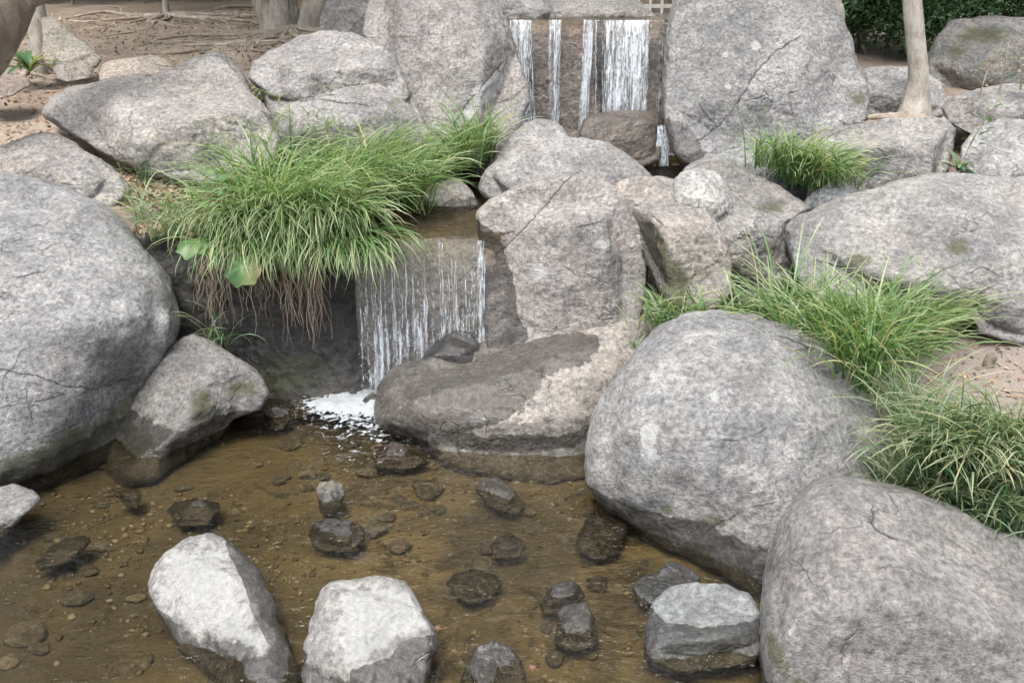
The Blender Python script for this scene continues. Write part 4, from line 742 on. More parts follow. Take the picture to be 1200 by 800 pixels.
# leaf litter
def litter(name, label, n, area, seed, s=(.012, .035)):
    r2 = np.random.default_rng(seed); V, Fc, rn = [], [], []
    x = r2.uniform(area[0], area[1], n * 8); y = r2.uniform(area[2], area[3], n * 8); ok = ((poly_sd(x, y, LOWER) > .12) | ((y > 5.02) & (x > -2.25) & (x < -1.0))) & (poly_sd(x, y, UPPER) > .1)
    x, y = x[ok][:n], y[ok][:n]; z = ground_z(x, y); z = np.where((y > 5.0) & (x > -2.3) & (x < -.95) & (y < 5.5), np.maximum(z, .93), z)
    for i in range(len(x)):
        L = r2.uniform(*s); w = L * r2.uniform(.3, .6); a = r2.uniform(0, 6.3); e = np.array([math.cos(a), math.sin(a), r2.normal() * .35]); f = np.array([-math.sin(a), math.cos(a), r2.normal() * .4]); c = np.array([x[i], y[i], z[i] + .008])
        V += [c - e * L, c + f * w + (0, 0, .004), c + e * L, c - f * w]; k = 4 * i; Fc.append([k, k + 1, k + 2, k + 3]); rn += [r2.random()] * 4
    return tag(mesh_np(name, np.array(V), np.array(Fc), M_LITTER, attrs={'rnd': np.array(rn)}, smooth=False), label, 'leaf litter', kind='stuff')
litter('leaf_litter', 'brown dead leaves lying in the thin grass at the left', 3600, (-2.7, -1.3, 4.9, 6.0), 1)
litter('leaf_litter', 'dead leaves scattered over the slope under the trees', 7000, (-6, 0, 6.2, 12), 2, (.010, .032))
litter('leaf_litter', 'dead leaves around the grass on the right bank', 1500, (1.3, 3.2, 2.6, 5.2), 3, (.006, .022))

# ------------------------------------------------------------------ falling water
def fall_mat():
    m, t, b, out = new_mat('falling_water'); P = t.n('ShaderNodeNewGeometry').outputs['Position']
    mp = t.n('ShaderNodeMapping'); t.l(P, mp.inputs[0]); mp.inputs['Scale'].default_value = (1, 1, .12)
    n = t.noise(mp.outputs[0], 90, 4, .6); n2 = t.noise(P, 40, 3, .6)
    b.inputs['Base Color'].default_value = (.86, .91, .95, 1); b.inputs['Roughness'].default_value = .15
    b.inputs['Specular IOR Level'].default_value = .7
    t.l(t.bump(n, .6, .01), b.inputs['Normal'])
    tl = t.n('ShaderNodeBsdfTranslucent'); tl.inputs[0].default_value = (.9, .95, 1, 1)
    m1 = t.n('ShaderNodeMixShader'); m1.inputs[0].default_value = .3; t.l(b.outputs[0], m1.inputs[1]); t.l(tl.outputs[0], m1.inputs[2])
    tr = t.n('ShaderNodeBsdfTransparent'); mx = t.n('ShaderNodeMixShader')
    al = t.math('MULTIPLY', t.ramp(n, .38, .62, .08, .95), t.ramp(n2, .3, .5, .45, 1.)); t.l(al, mx.inputs[0]); t.l(tr.outputs[0], mx.inputs[1]); t.l(m1.outputs[0], mx.inputs[2]); t.l(mx.outputs[0], out.inputs[0]); return m
M_FALL = fall_mat()
def strand(p0, z1, w0, w1, out=.1, seg=26, r2=None, beads=.5, brk=.0, start=0.):
    """a ribbon-tube of falling water with an uneven width; brk>0 breaks it into drops lower down"""
    t = np.linspace(start, 1, seg + 1); H = p0[2] - z1; ph = r2.uniform(0, 50); c = np.zeros((seg + 1, 3))
    nz = np.array([mn.noise((ph, a * H * 9, 0)) for a in t]); nz2 = np.array([mn.noise((ph + 9, a * H * 22, 0)) for a in t])
    c[:, 0] = p0[0] + .010 * nz + r2.normal() * .012 * t; c[:, 1] = p0[1] - out * np.sqrt(t) * .8 + .006 * nz2; c[:, 2] = p0[2] - H * t
    w = (w0 * (1 - t) + w1 * t) * (1 + beads * 1.5 * nz + beads * nz2); w = w * np.where(nz2 + nz * .7 < -1 + brk * (0.4 + t * 1.1), 0.02, 1)
    w = np.clip(w, .0004, None); w[-1] *= .4; m = 6; a = np.linspace(0, 2 * np.pi, m, endpoint=False)
    V = (c[:, None, :] + np.stack([np.cos(a)[None, :] * w[:, None], np.sin(a)[None, :] * w[:, None] * .5, 0 * w[:, None] * a[None]], 2)).reshape(-1, 3)
    i = np.arange(seg)[:, None] * m; j = np.arange(m)[None, :]; jn = (j + 1) % m
    Fc = np.stack([(i + j).ravel(), (i + jn).ravel(), (i + m + jn).ravel(), (i + m + j).ravel()], 1); return V, Fc
def px_x(u, v, y): return at_y(u, v, y)[0]
def film_mat():
    m, t, b, out = new_mat('water_film'); P = t.n('ShaderNodeNewGeometry').outputs['Position']
    mp = t.n('ShaderNodeMapping'); t.l(P, mp.inputs[0]); mp.inputs['Scale'].default_value = (1, 1, .07)
    mp2 = t.n('ShaderNodeMapping'); t.l(P, mp2.inputs[0]); mp2.inputs['Scale'].default_value = (1, 1, .35)
    a = t.noise(mp.outputs[0], 42, 5, .68, .35); c = t.noise(mp2.outputs[0], 75, 4, .7, .3)
    v = t.math('ADD', t.math('MULTIPLY', t.math('SUBTRACT', a, .5), 2.2), t.math('MULTIPLY', t.math('SUBTRACT', c, .5), 1.5)); v = t.math('ADD', v, t.attr('dens'))
    b.inputs['Base Color'].default_value = (.84, .90, .95, 1); b.inputs['Roughness'].default_value = .2; t.l(t.bump(c, .8, .012), b.inputs['Normal'])
    tr = t.n('ShaderNodeBsdfTransparent'); gl = t.n('ShaderNodeBsdfGlossy'); gl.inputs['Roughness'].default_value = .08; t.l(t.bump(a, 1., .03), gl.inputs['Normal'])
    m0 = t.n('ShaderNodeMixShader'); m0.inputs[0].default_value = .10; t.l(tr.outputs[0], m0.inputs[1]); t.l(gl.outputs[0], m0.inputs[2])
    mx = t.n('ShaderNodeMixShader'); t.l(t.ramp(v, .25, 1.25, 0, .93), mx.inputs[0]); t.l(m0.outputs[0], mx.inputs[1]); t.l(b.outputs[0], mx.inputs[2]); t.l(mx.outputs[0], out.inputs[0]); return m
M_FILM = film_mat()
def film(x0, x1, y, z0, z1, out, dens, seed, parent, nx=60, nz=70, drift=0.):
    X, T_ = np.meshgrid(np.linspace(0, 1, nx), np.linspace(0, 1, nz)); x, t = X.ravel(), T_.ravel(); xx = x0 + (x1 - x0) * x
    P = np.stack([xx, 0 * xx, t * (z0 - z1) * .25], 1); w = fbm(P + seed, 14, 3, .5, seed); zt = z0 + .006 * fbm(np.stack([xx, 0 * xx, 0 * xx], 1), 9, 2, .5, seed)
    V = np.stack([xx + drift * t * (z0 - z1) + .012 * w * t, y - out * np.sqrt(t) * .8 + .02 * w * (t + .1), zt - t * (z0 - z1)], 1)
    i = np.arange(nx * nz).reshape(nz, nx); q = np.stack([i[:-1, :-1].ravel(), i[:-1, 1:].ravel(), i[1:, 1:].ravel(), i[1:, :-1].ravel()], 1)
    e = np.clip(np.minimum(x, 1 - x) / .12, 0, 1)
    return mesh_np('sheet', V, q, M_FILM, parent=parent, attrs={'dens': dens(xx, t) - .9 * (1 - e)})
r2 = np.random.default_rng(21)
YL = 4.865
wf = empty('waterfall', (-.52, 4.85, 0.)); tag(wf, 'lower waterfall of thin broken white streaks falling off the pale brown ledge into the pool', 'waterfall')
cols = [(px_x(u, 285, YL), w_) for u, w_ in [(420, .35), (428, .5), (436, .8), (443, 1.3), (450, .7), (459, .5), (467, .8), (475, .5), (483, .7), (490, 1.2), (496, .7), (506, .4), (516, .55), (524, .5), (533, .35), (541, .9), (547, .8), (554, .35)]]
def dlow(xx, t):
    c = sum(w_ * np.exp(-((xx - x_) / .011) ** 2) for x_, w_ in cols); return -.22 + c * (.36 + .42 * t) + .34 * sstep(.25, .6, t) - .25 * sstep(.0, .12, t) * sstep(.5, .2, t)
film(px_x(414, 285, YL), px_x(560, 285, YL), YL + .004, .972, .0, .10, dlow, 3, wf, nx=150, nz=90)
film(px_x(416, 285, YL), px_x(557, 285, YL), YL - .006, .955, .0, .15, lambda xx, t: dlow(xx + .006, t) - .15 - .5 * sstep(.5, .1, t), 9, wf, nx=150, nz=90)
parts = []
for i in range(46):
    k = r2.integers(len(cols)); x = cols[k][0] + r2.normal() * .008
    parts.append(strand((x, YL, .965), .0, .0016, .0030, out=r2.uniform(.06, .14), r2=r2, beads=1.2, brk=.85, start=r2.uniform(.0, .45), seg=60))
for i in range(12): parts.append(strand((px_x(563 + r2.normal() * 3, 280, 4.84), 4.86, .95), .18, .0015, .0028, out=.05, r2=r2, beads=.9, brk=.6, seg=34))
V, Fc = merge(parts); mesh_np('strands', V, Fc, M_FALL, parent=wf)
D, FcI = ico(1); parts = []
for i in range(900):
    k = r2.integers(len(cols)); t_ = r2.uniform(.18, 1) ** .8; x = cols[k][0] + r2.normal() * (.006 + .012 * t_); sc = np.array([.0018, .0018, .0018 * r2.uniform(1.5, 6)]) * r2.uniform(.5, 1.5)
    parts.append((D * sc + (x, YL - .11 * math.sqrt(t_) + r2.normal() * .015, .965 * (1 - t_)), FcI))
V, Fc = merge(parts); tag(mesh_np('droplets', V, Fc, M_FALL, parent=wf), kind='stuff')
YU = 7.52
wu = empty('waterfall', (.7, 7.5, .97)); tag(wu, 'upper waterfall of broad ragged white curtains between the two huge boulders', 'waterfall')
for k, (u0, u1, z1, base, dr, out_) in enumerate([(596, 625, .98, .62, .05, .07), (642, 658, .98, .55, .0, .06), (683, 697, .98, .62, -.035, .06), (690, 716, .98, .10, .03, .05), (709, 727, 1.16, .62, .0, .09), (720, 764, 1.2, .70, .0, .12), (760, 796, 1.18, .02, .0, .04)]):
    film(px_x(u0, 25, YU), px_x(u1, 25, YU), YU - .003 * k, 2.026, z1, out_, lambda xx, t, base=base, k=k: base + .25 * fbm(np.stack([xx, 0 * xx, t * .15], 1), 16, 2, .5, 50 + k) - (.5 * sstep(.72, 1., t) if k == 5 else 0), 20 + k, wu, nx=50, nz=70, drift=dr)
parts = []
for (u0, u1, n, z1, w, b_) in [(597, 622, 10, .99, .0035, .5), (644, 655, 4, 1.0, .004, .5), (656, 657, 2, 1.0, .002, .3), (687, 695, 3, .99, .004, .4), (694, 712, 5, 1.0, .0025, .8), (713, 726, 6, 1.18, .004, .5), (726, 762, 20, 1.22, .005, .4), (770, 793, 7, 1.2, .002, .7)]:
    for i in range(n):
        u = r2.uniform(u0, u1); x = px_x(u, 25, YU); V, Fc = strand((x, YU - .01, 2.025), z1 + r2.uniform(-.01, .05), w * r2.uniform(.3, 1.2), w * r2.uniform(.5, 1.6), out=r2.uniform(.03, .09), r2=r2, beads=b_ + .3, brk=.5, seg=44)
        V[:, 0] += {687: -.035, 694: .03, 597: .05}.get(u0, 0) * (2.022 - V[:, 2]); parts.append((V, Fc))
for i in range(26):
    u = r2.uniform(772, 786); parts.append(strand((px_x(u, 135, 7.0), 7.05, 1.27), .97, .003, .007, out=.12, r2=r2, beads=.9, brk=.5, seg=22))
V, Fc = merge(parts); mesh_np('strands', V, Fc, M_FALL, parent=wu)
def foam_mat():
    m, t, b, out = new_mat('foam'); P = t.n('ShaderNodeNewGeometry').outputs['Position']
    n = t.noise(P, 26, 6, .7, .8); n2 = t.noise(P, 90, 3, .6); b.inputs['Base Color'].default_value = (.50, .53, .55, 1); b.inputs['Roughness'].default_value = .6
    tr = t.n('ShaderNodeBsdfTransparent'); mx = t.n('ShaderNodeMixShader')
    a = t.math('ADD', t.attr('dens'), t.math('MULTIPLY', t.math('SUBTRACT', n, .5), 2.6)); t.l(t.ramp(a, .42, .62), mx.inputs[0])
    t.l(t.bump(t.math('ADD', n, n2), 1., .02), b.inputs['Normal']); t.l(tr.outputs[0], mx.inputs[1]); t.l(b.outputs[0], mx.inputs[2]); t.l(mx.outputs[0], out.inputs[0]); return m
MF = foam_mat()
def foam(label, x0, x1, y0, y1, z, dens, hgt, step=.012):
    xs = np.arange(x0, x1, step); ys = np.arange(y0, y1, step); X, Y = np.meshgrid(xs, ys); i = np.arange(X.size).reshape(X.shape)
    q = np.stack([i[:-1, :-1].ravel(), i[:-1, 1:].ravel(), i[1:, 1:].ravel(), i[1:, :-1].ravel()], 1); x, y = X.ravel(), Y.ravel(); d = dens(x, y)
    P = np.stack([x, y, 0 * x], 1); zz = z + .006 + hgt * np.clip(d, 0, 1) * (.5 + .8 * fbm(P, 16, 4, .6, 3)); k = d[q].max(1) > .02
    q = q[k]; us = np.unique(q); rm = np.zeros(len(x), int); rm[us] = np.arange(len(us))
    return tag(mesh_np('foam', np.column_stack([x, y, zz])[us], rm[q], MF, attrs={'dens': d[us]}), label, 'foam', kind='stuff')
def dl(x, y):
    a = 1.5 * np.exp(-(((x + .72) / .34) ** 2 + ((y - 4.74) / .15) ** 2)) + .95 * np.exp(-(((x + .98) / .26) ** 2 + ((y - 4.68) / .13) ** 2))
    return a + .55 * np.exp(-(((x + .85) / .35) ** 2 + ((y - 4.42) / .16) ** 2)) + .36 * np.exp(-(((x + .8) / .4) ** 2 + ((y - 4.1) / .2) ** 2)) - .12
foam('white foam where the lower waterfall meets the pool', -1.7, .0, 3.8, 4.95, 0., dl, .035)
foam('thin foam line on the water at the foot of the upper waterfall', .1, 1.5, 6.95, 7.5, .967, lambda x, y: 1.0 * np.exp(-((y - 7.42) / .06) ** 2) + .5 * np.exp(-(((x - 1.3) / .12) ** 2 + ((y - 6.98) / .08) ** 2)) - .1, .02)

# ------------------------------------------------------------------ trees
def tube(path, rad, m=20, amp=.06, seed=0, seg=10):
    """swept tube through path points with interpolated radii and noise"""
    P = np.array(path, float); n = len(P); t0 = np.arange(n); t = np.linspace(0, n - 1, (n - 1) * seg + 1)
    def cr(arr):
        arr = np.asarray(arr, float).reshape(n, -1); o = np.zeros((len(t), arr.shape[1]))
        for i, tt in enumerate(t):
            k = min(int(tt), n - 2); f = tt - k; p0, p1, p2, p3 = arr[max(k - 1, 0)], arr[k], arr[k + 1], arr[min(k + 2, n - 1)]
            o[i] = .5 * (2 * p1 + (p2 - p0) * f + (2 * p0 - 5 * p1 + 4 * p2 - p3) * f * f + (3 * p1 - p0 - 3 * p2 + p3) * f ** 3)
        return o
    C = cr(P); rr = cr(rad)[:, 0]; T = np.gradient(C, axis=0); T /= np.linalg.norm(T, axis=1)[:, None] + 1e-9
    ref = np.array([0, 0, 1.]) if abs(T[0][2]) < .8 else np.array([1., 0, 0]); A = np.cross(T, ref); A /= np.linalg.norm(A, axis=1)[:, None] + 1e-9; B = np.cross(T, A)
    a = np.linspace(0, 2 * np.pi, m, endpoint=False)
    dirs = A[:, None] * np.cos(a)[None, :, None] + B[:, None] * np.sin(a)[None, :, None]; V = (C[:, None] + dirs * rr[:, None, None]).reshape(-1, 3)
    R_ = np.repeat(rr, m); V = V + dirs.reshape(-1, 3) * (R_ * amp * (fbm(V, 1.1 / max(rad), 3, .5, seed) + .6 * fbm(V * (1, 1, .3), 4 / max(rad), 3, .5, seed + 2)))[:, None]
    i = np.arange(len(t) - 1)[:, None] * m; j = np.arange(m)[None, :]; jn = (j + 1) % m
    return V, np.stack([(i + j).ravel(), (i + jn).ravel(), (i + m + jn).ravel(), (i + m + j).ravel()], 1)
def leafball(cs, n, size, seed, flat=1.0):
    """leaves spread through a set of clump centres (x,y,z,r)"""
    r3 = np.random.default_rng(seed); cs = np.array(cs); w = cs[:, 3] ** 2; k = r3.choice(len(cs), n, p=w / w.sum()); d = r3.normal(size=(n, 3)); d /= np.linalg.norm(d, axis=1)[:, None]
    rad = cs[k, 3] * r3.uniform(.35, 1.05, n); rad *= 1 + .25 * fbm(d * 2 + cs[k, :3], 1.5, 2, .5, seed); c = cs[k, :3] + d * rad[:, None] * (1, 1, flat)
    e = r3.normal(size=(n, 3)); e[:, 2] -= .3; e /= np.linalg.norm(e, axis=1)[:, None]; f = np.cross(e, r3.normal(size=(n, 3))); f /= np.linalg.norm(f, axis=1)[:, None]; L = size * r3.uniform(.6, 1.4, n)[:, None]
    nn = np.cross(e, f) * L * .12
    V = np.stack([c - e * L, c + f * L * .38 + nn, c + e * L, c - f * L * .38 + nn], 1).reshape(-1, 3); q = np.arange(n)[:, None] * 4 + np.arange(4)
    return V, q, np.repeat(r3.beta(2, 2, n), 4)
def tree(label, base, stems, crown, bark, leaf_size=.06, nleaf=9000, roots=(), seed=0, group='trees on the slope'):
    """stems: list of (path, radii); crown: list of blobs"""
    e = empty('tree', base); tag(e, label, 'tree', group)
    for k, (pth, rd) in enumerate(stems):
        V, Fc = tube(pth, rd, seed=seed + k); mesh_np('trunk', V, Fc, bark, parent=e)
    top = np.array(stems[0][0][-1]); r3 = np.random.default_rng(seed + 7); bp = []
    for k, b_ in enumerate(crown):
        s0 = np.array(stems[k % len(stems)][0][-1]) - (0, 0, r3.uniform(.0, .5)); mid = (s0 + np.array(b_[:3])) / 2 + r3.normal(size=3) * .15
        bp.append(tube([s0, mid, b_[:3]], [.05, .03, .012], m=8, seg=5, seed=seed + k))
    if bp: V, Fc = merge(bp); mesh_np('limbs', V, Fc, bark, parent=e)
    if crown:
        V, q, rn = leafball(crown, nleaf, leaf_size, seed); mesh_np('crown', V, q, M_LEAF, parent=e, attrs={'rnd': rn}, smooth=False)
    for k, (pth, r0) in enumerate(roots):
        pts = []
        for (x, y, h) in pth: pts.append((x, y, max(float(ground_z(x, y)[0]), (base[2] - .05) if seed == 230 and abs(y - base[1]) < .35 else -9) + h))
        rd = [r0 * (1 - .75 * i / (len(pts) - 1)) for i in range(len(pts))]; V, Fc = tube(pts, rd, m=10, amp=.15, seed=seed + 30 + k, seg=6); mesh_np('root', V, Fc, M_ROOT, parent=e)
    return e
def root_fan(c, n, L, seed, a0=0, a1=6.28, r0=.03):
    r3 = np.random.default_rng(seed); out = []
    for k in range(n):
        a = r3.uniform(a0, a1); l = L * r3.uniform(.5, 1.2); pts = []; x, y = c[0] + math.cos(a) * .08, c[1] + math.sin(a) * .08
        for i in range(6):
            pts.append((x, y, r0 * r3.uniform(-.2, .5) if i else r0)); a += r3.normal() * .45; x += math.cos(a) * l / 5; y += math.sin(a) * l / 5
        out.append((pts, r0 * r3.uniform(.5, 1.1)))
    return out
def crown_blobs(c, n, spread, r, seed):
    r3 = np.random.default_rng(seed); return [(c[0] + r3.normal() * spread, c[1] + r3.normal() * spread * .8, c[2] + r3.normal() * spread * .45, r * r3.uniform(.6, 1.2)) for _ in range(n)]
def G(u, v, z): p = at_z(u, v, z); return p
def Ypt(u, v, y): return tuple(at_y(u, v, y))
# leaning dark trunk across the top left corner
tree('thick dark trunk leaning across the top left corner', tuple(Ypt(-140, 190, 5.6)), [([Ypt(-185, 230, 5.6), Ypt(-105, 150, 5.6), Ypt(-45, 82, 5.7), Ypt(-6, 25, 5.8), Ypt(16, -30, 5.9), Ypt(35, -120, 6.1), Ypt(60, -330, 6.5)], [.24, .21, .19, .17, .17, .15, .11]),
    ([Ypt(22, 5, 5.85), Ypt(45, -6, 5.9), Ypt(62, -12, 5.95), Ypt(80, -60, 6.0), Ypt(120, -180, 6.2)], [.06, .055, .05, .045, .03])], crown_blobs((-2.6, 7.6, 5.0), 9, 1.0, .9, 1), M_BARKD, nleaf=6000, seed=200)
b = G(42, 98, 1.43)
tree('slim grey trunk at the left with a strap-leaved plant at its foot', tuple(b), [([tuple(b - (0, 0, .1)), Ypt(46, 70, b[1]), Ypt(45, 30, b[1] + .05), Ypt(36, -40, b[1] + .1), Ypt(30, -300, b[1] + .3)], [.15, .09, .085, .08, .05])], crown_blobs((-4.6, 8.8, 5.0), 8, .9, .9, 2), M_BARK, nleaf=5000, seed=210, roots=root_fan((b[0], b[1]), 4, .6, 3))
b = G(345, 42, 1.76); yb = b[1]
tree('cluster of pale trunks rising from one rooted base above the stepped boulder', tuple(b), [
    ([Ypt(322, 44, yb), Ypt(316, 25, yb), Ypt(306, 0, yb), Ypt(298, -40, yb), Ypt(270, -260, yb + .2)], [.17, .12, .105, .10, .06]),
    ([Ypt(332, 44, yb), Ypt(328, 20, yb - .05), Ypt(326, -5, yb - .05), Ypt(328, -50, yb), Ypt(345, -300, yb + .3)], [.16, .115, .10, .10, .06]),
    ([Ypt(342, 42, yb + .1), Ypt(343, 15, yb + .1), Ypt(341, -20, yb + .1), Ypt(350, -280, yb)], [.10, .075, .07, .04]),
    ([Ypt(362, 44, yb), Ypt(364, 25, yb), Ypt(369, 0, yb), Ypt(374, -40, yb), Ypt(400, -300, yb)], [.17, .135, .13, .12, .06])],
    crown_blobs((-2.0, 10.2, 5.2), 14, 1.3, 1.0, 4), M_BARK, nleaf=10000, seed=220, roots=root_fan((b[0], b[1] - .1), 30, 1.6, 8, 2.4, 5.6, .032))
b = G(1072, 131, 1.42)
tree('slender pale trunk with spreading roots above the flat-topped boulder', tuple(b), [([tuple(b - (0, 0, .06)), Ypt(1074, 112, b[1]), Ypt(1076, 80, b[1]), Ypt(1072, 40, b[1]), Ypt(1069, 0, b[1]), Ypt(1066, -60, b[1] + .05), Ypt(1050, -330, b[1] + .3)], [.14, .085, .07, .066, .065, .06, .04])],
    crown_blobs((3.3, 8.6, 4.8), 9, 1.1, .9, 6), M_BARK, nleaf=6000, seed=230, roots=root_fan((b[0], b[1] - .03), 15, .50, 12, 2.9, 6.5, .026))
b = G(975, 45, 1.85)
tree('slim trunk behind the shoulder of the huge upright boulder', tuple(b), [([tuple(b - (0, 0, .3)), Ypt(978, 20, b[1]), Ypt(972, -20, b[1]), Ypt(960, -280, b[1])], [.10, .085, .08, .05])], crown_blobs((2.2, 10.5, 5.3), 9, 1.1, 1.0, 7), M_BARK, nleaf=6000, seed=240)
b = G(196, 21, 1.9)
tree('thin bare sapling stem standing on the slope behind', tuple(b), [([tuple(b - (0, 0, .1)), Ypt(194, 0, b[1]), Ypt(190, -60, b[1]), Ypt(180, -260, b[1])], [.05, .04, .038, .02])], crown_blobs((-4.2, 12, 4.8), 5, .8, .8, 9), M_BARK, nleaf=3000, seed=250, roots=root_fan((b[0], b[1]), 18, 1.9, 18, 2.9, 6.4, .034))
b = G(206, 9, 1.95)
tree('thinner leaning sapling stem behind the bare one', tuple(b), [([tuple(b - (0, 0, .1)), Ypt(203, -8, b[1]), Ypt(190, -120, b[1]), Ypt(170, -220, b[1])], [.03, .026, .025, .015])], crown_blobs((-4.9, 13, 4.6), 4, .7, .7, 10), M_BARK, nleaf=2000, seed=260)
# wood beyond, one tree each, crowns overhead
for k, (x, y, h) in enumerate([(-7, 14, 6), (-4.2, 15.5, 7), (-1.2, 13.5, 6.5), (1.6, 15, 7), (4.6, 13.6, 6.2), (7.4, 14.5, 6.5), (-9.5, 17, 7), (9.5, 18, 7)]):
    z = float(ground_z(x, y)[0])
    tree('tree of the wood beyond the falls seen only as a dark lower trunk', (x, y, z), [([(x, y, z - .1), (x + .05, y, z + 1), (x - .1, y + .1, z + 2.5), (x + .1, y, z + h * .7)], [.2, .14, .12, .07])], crown_blobs((x, y, z + h * .62), 12, 1.3, 1.1, 300 + k), M_BARKD, nleaf=7000, leaf_size=.09, seed=310 + k, group='trees of the wood beyond the falls')

# hedge and thicket
def shrub(label, name, x0, x1, y, z0, z1, n, size, seed, cat, stems=True, mat=None, r=.32, group=None):
    e = empty(name, ((x0 + x1) / 2, y, z0)); tag(e, label, cat, group); r3 = np.random.default_rng(seed)
    blobs = [(r3.uniform(x0, x1), y + r3.normal() * .2, r3.uniform(z0 + (.12 if name == 'hedge' else .35) * (z1 - z0), z1), r * r3.uniform(.6, 1.1)) for _ in range(int((x1 - x0) * 7))]
    V, q, rn = leafball(blobs, n, size, seed); mesh_np('foliage', V, q, mat or M_LEAF, parent=e, attrs={'rnd': rn}, smooth=False)
    if stems:
        ps = []
        for k in range(int((x1 - x0) * 5)):
            x = r3.uniform(x0, x1); yy = y + r3.normal() * .12; ps.append(tube([(x, yy, z0 - .1), (x + r3.normal() * .08, yy, z0 + .3), (x + r3.normal() * .25, yy, z1 * .5 + z0 * .5)], [.022, .018, .01], m=7, seg=4, seed=k))
        V, Fc = merge(ps); mesh_np('stems', V, Fc, M_BARKD, parent=e)
    return e
shrub('dark glossy-leaved hedge along the top right behind the mossy boulder', 'hedge', 2.75, 7.6, 9.3, 1.55, 2.7, 60000, .03, 61, 'hedge', r=.42)
shrub('dim thicket of undergrowth behind the left slope', 'shrub', -8, -1.5, 13.2, 2.0, 3.6, 16000, .05, 62, 'shrub', r=.5, group='undergrowth of the wood')
shrub('dim thicket of undergrowth behind the head of the falls', 'shrub', -1.2, 3.2, 12.2, 2.0, 3.6, 9000, .05, 63, 'shrub', r=.5, group='undergrowth of the wood')
# strap-leaved plant by the left trunk
def strap_plant(label, c, n, L, w, seed, mat=M_BROAD, name='plant'):
    r3 = np.random.default_rng(seed); V, Fc, rn = [], [], []; off = 0; seg = 6; t = np.linspace(0, 1, seg + 1)
    for i in range(n):
        a = r3.uniform(0, 6.28); el = r3.uniform(.5, 1.3) - 1.4 * t; st = L * r3.uniform(.7, 1.1) / seg; cx_ = np.concatenate([[0], np.cumsum(np.cos(el[:-1]) * st)]); cz = np.concatenate([[0], np.cumsum(np.sin(el[:-1]) * st)])
        d = np.array([math.cos(a), math.sin(a)]); s_ = np.array([-d[1], d[0], 0]); p = np.stack([c[0] + d[0] * cx_, c[1] + d[1] * cx_, c[2] + cz], 1); ww = w * np.sin(np.pi * (t * .9 + .07)) ** .7
        V += [p - s_ * ww[:, None] + (0, 0, .25) * ww[:, None], p, p + s_ * ww[:, None] + (0, 0, .25) * ww[:, None]]; k = np.arange(seg); m = seg + 1
        for s2 in (0, 1): Fc.append(np.stack([off + s2 * m + k, off + s2 * m + k + 1, off + (s2 + 1) * m + k + 1, off + (s2 + 1) * m + k], 1))
        off += 3 * m; rn.append(np.full(3 * m, r3.random()))
    return tag(mesh_np(name, np.vstack(V), np.vstack(Fc), mat, attrs={'rnd': np.concatenate(rn)}), label, 'plant')
strap_plant('green strap-leaved rosette growing at the foot of the slim left trunk', at_y(36, 84, 7.9) , 24, .34, .026, 71)
strap_plant('small fern with pale fronds in the gap beside the pale mottled boulder', at_y(1122, 200, 5.6), 12, .18, .016, 72, M_GRASS2, 'fern')
strap_plant('tiny green sprout on the moss under the huge left boulder', at_y(138, 470, 4.45), 6, .05, .008, 73, M_BROAD, 'sprout')
def sprig(label, c, H, n, L, seed, lean=(0, 0), mat=M_BROAD, name='sapling'):
    e = empty(name, tuple(c)); tag(e, label, 'sapling', 'leafy saplings at the right edge'); r3 = np.random.default_rng(seed)
    pth = [tuple(c), tuple(c + np.array([lean[0] * .4, lean[1] * .4, H * .5])), tuple(c + np.array([lean[0], lean[1], H]))]; V, Fc = tube(pth, [.006, .004, .002], m=6, seg=5); mesh_np('stem', V, Fc, M_ROOT, parent=e)
    V, Fc = [], []; rn = []
    for i in range(n):
        t = r3.uniform(.25, 1); p = c + np.array([lean[0] * t ** 1.3, lean[1] * t ** 1.3, H * t]); a = r3.uniform(0, 6.28); d = np.array([math.cos(a), math.sin(a), r3.normal() * .3]); s_ = np.array([-math.sin(a), math.cos(a), .2]); l = L * r3.uniform(.6, 1.2)
        p = p + d * r3.uniform(.005, .05); k = 6 * i; V += [p, p + d * l * .35 + s_ * l * .26, p + d * l * .75 + s_ * l * .2, p + d * l, p + d * l * .75 - s_ * l * .2, p + d * l * .35 - s_ * l * .26]; Fc += [[k, k + 1, k + 2, k + 3], [k, k + 3, k + 4, k + 5]]; rn += [r3.random()] * 6
    mesh_np('leaves', np.array(V), np.array(Fc), mat, parent=e, attrs={'rnd': np.array(rn)}, smooth=False); return e
sprig('leaning sapling with broad leaves in front of the pale mottled boulder', at_y(1124, 196, 5.55), .42, 34, .05, 81, (.17, .0))
sprig('thin upright sapling with few leaves before the mossy boulder', at_y(1146, 118, 6.2), .32, 12, .05, 82, (.05, .0))
sprig('upright leafless-looking sapling right of the thin one', at_y(1171, 108, 6.3), .40, 7, .045, 83, (.0, .0))
sprig('bushy sapling at the right edge with pale leaves', at_y(1196, 106, 6.2), .22, 26, .05, 84, (-.05, .0), M_GRASS2)
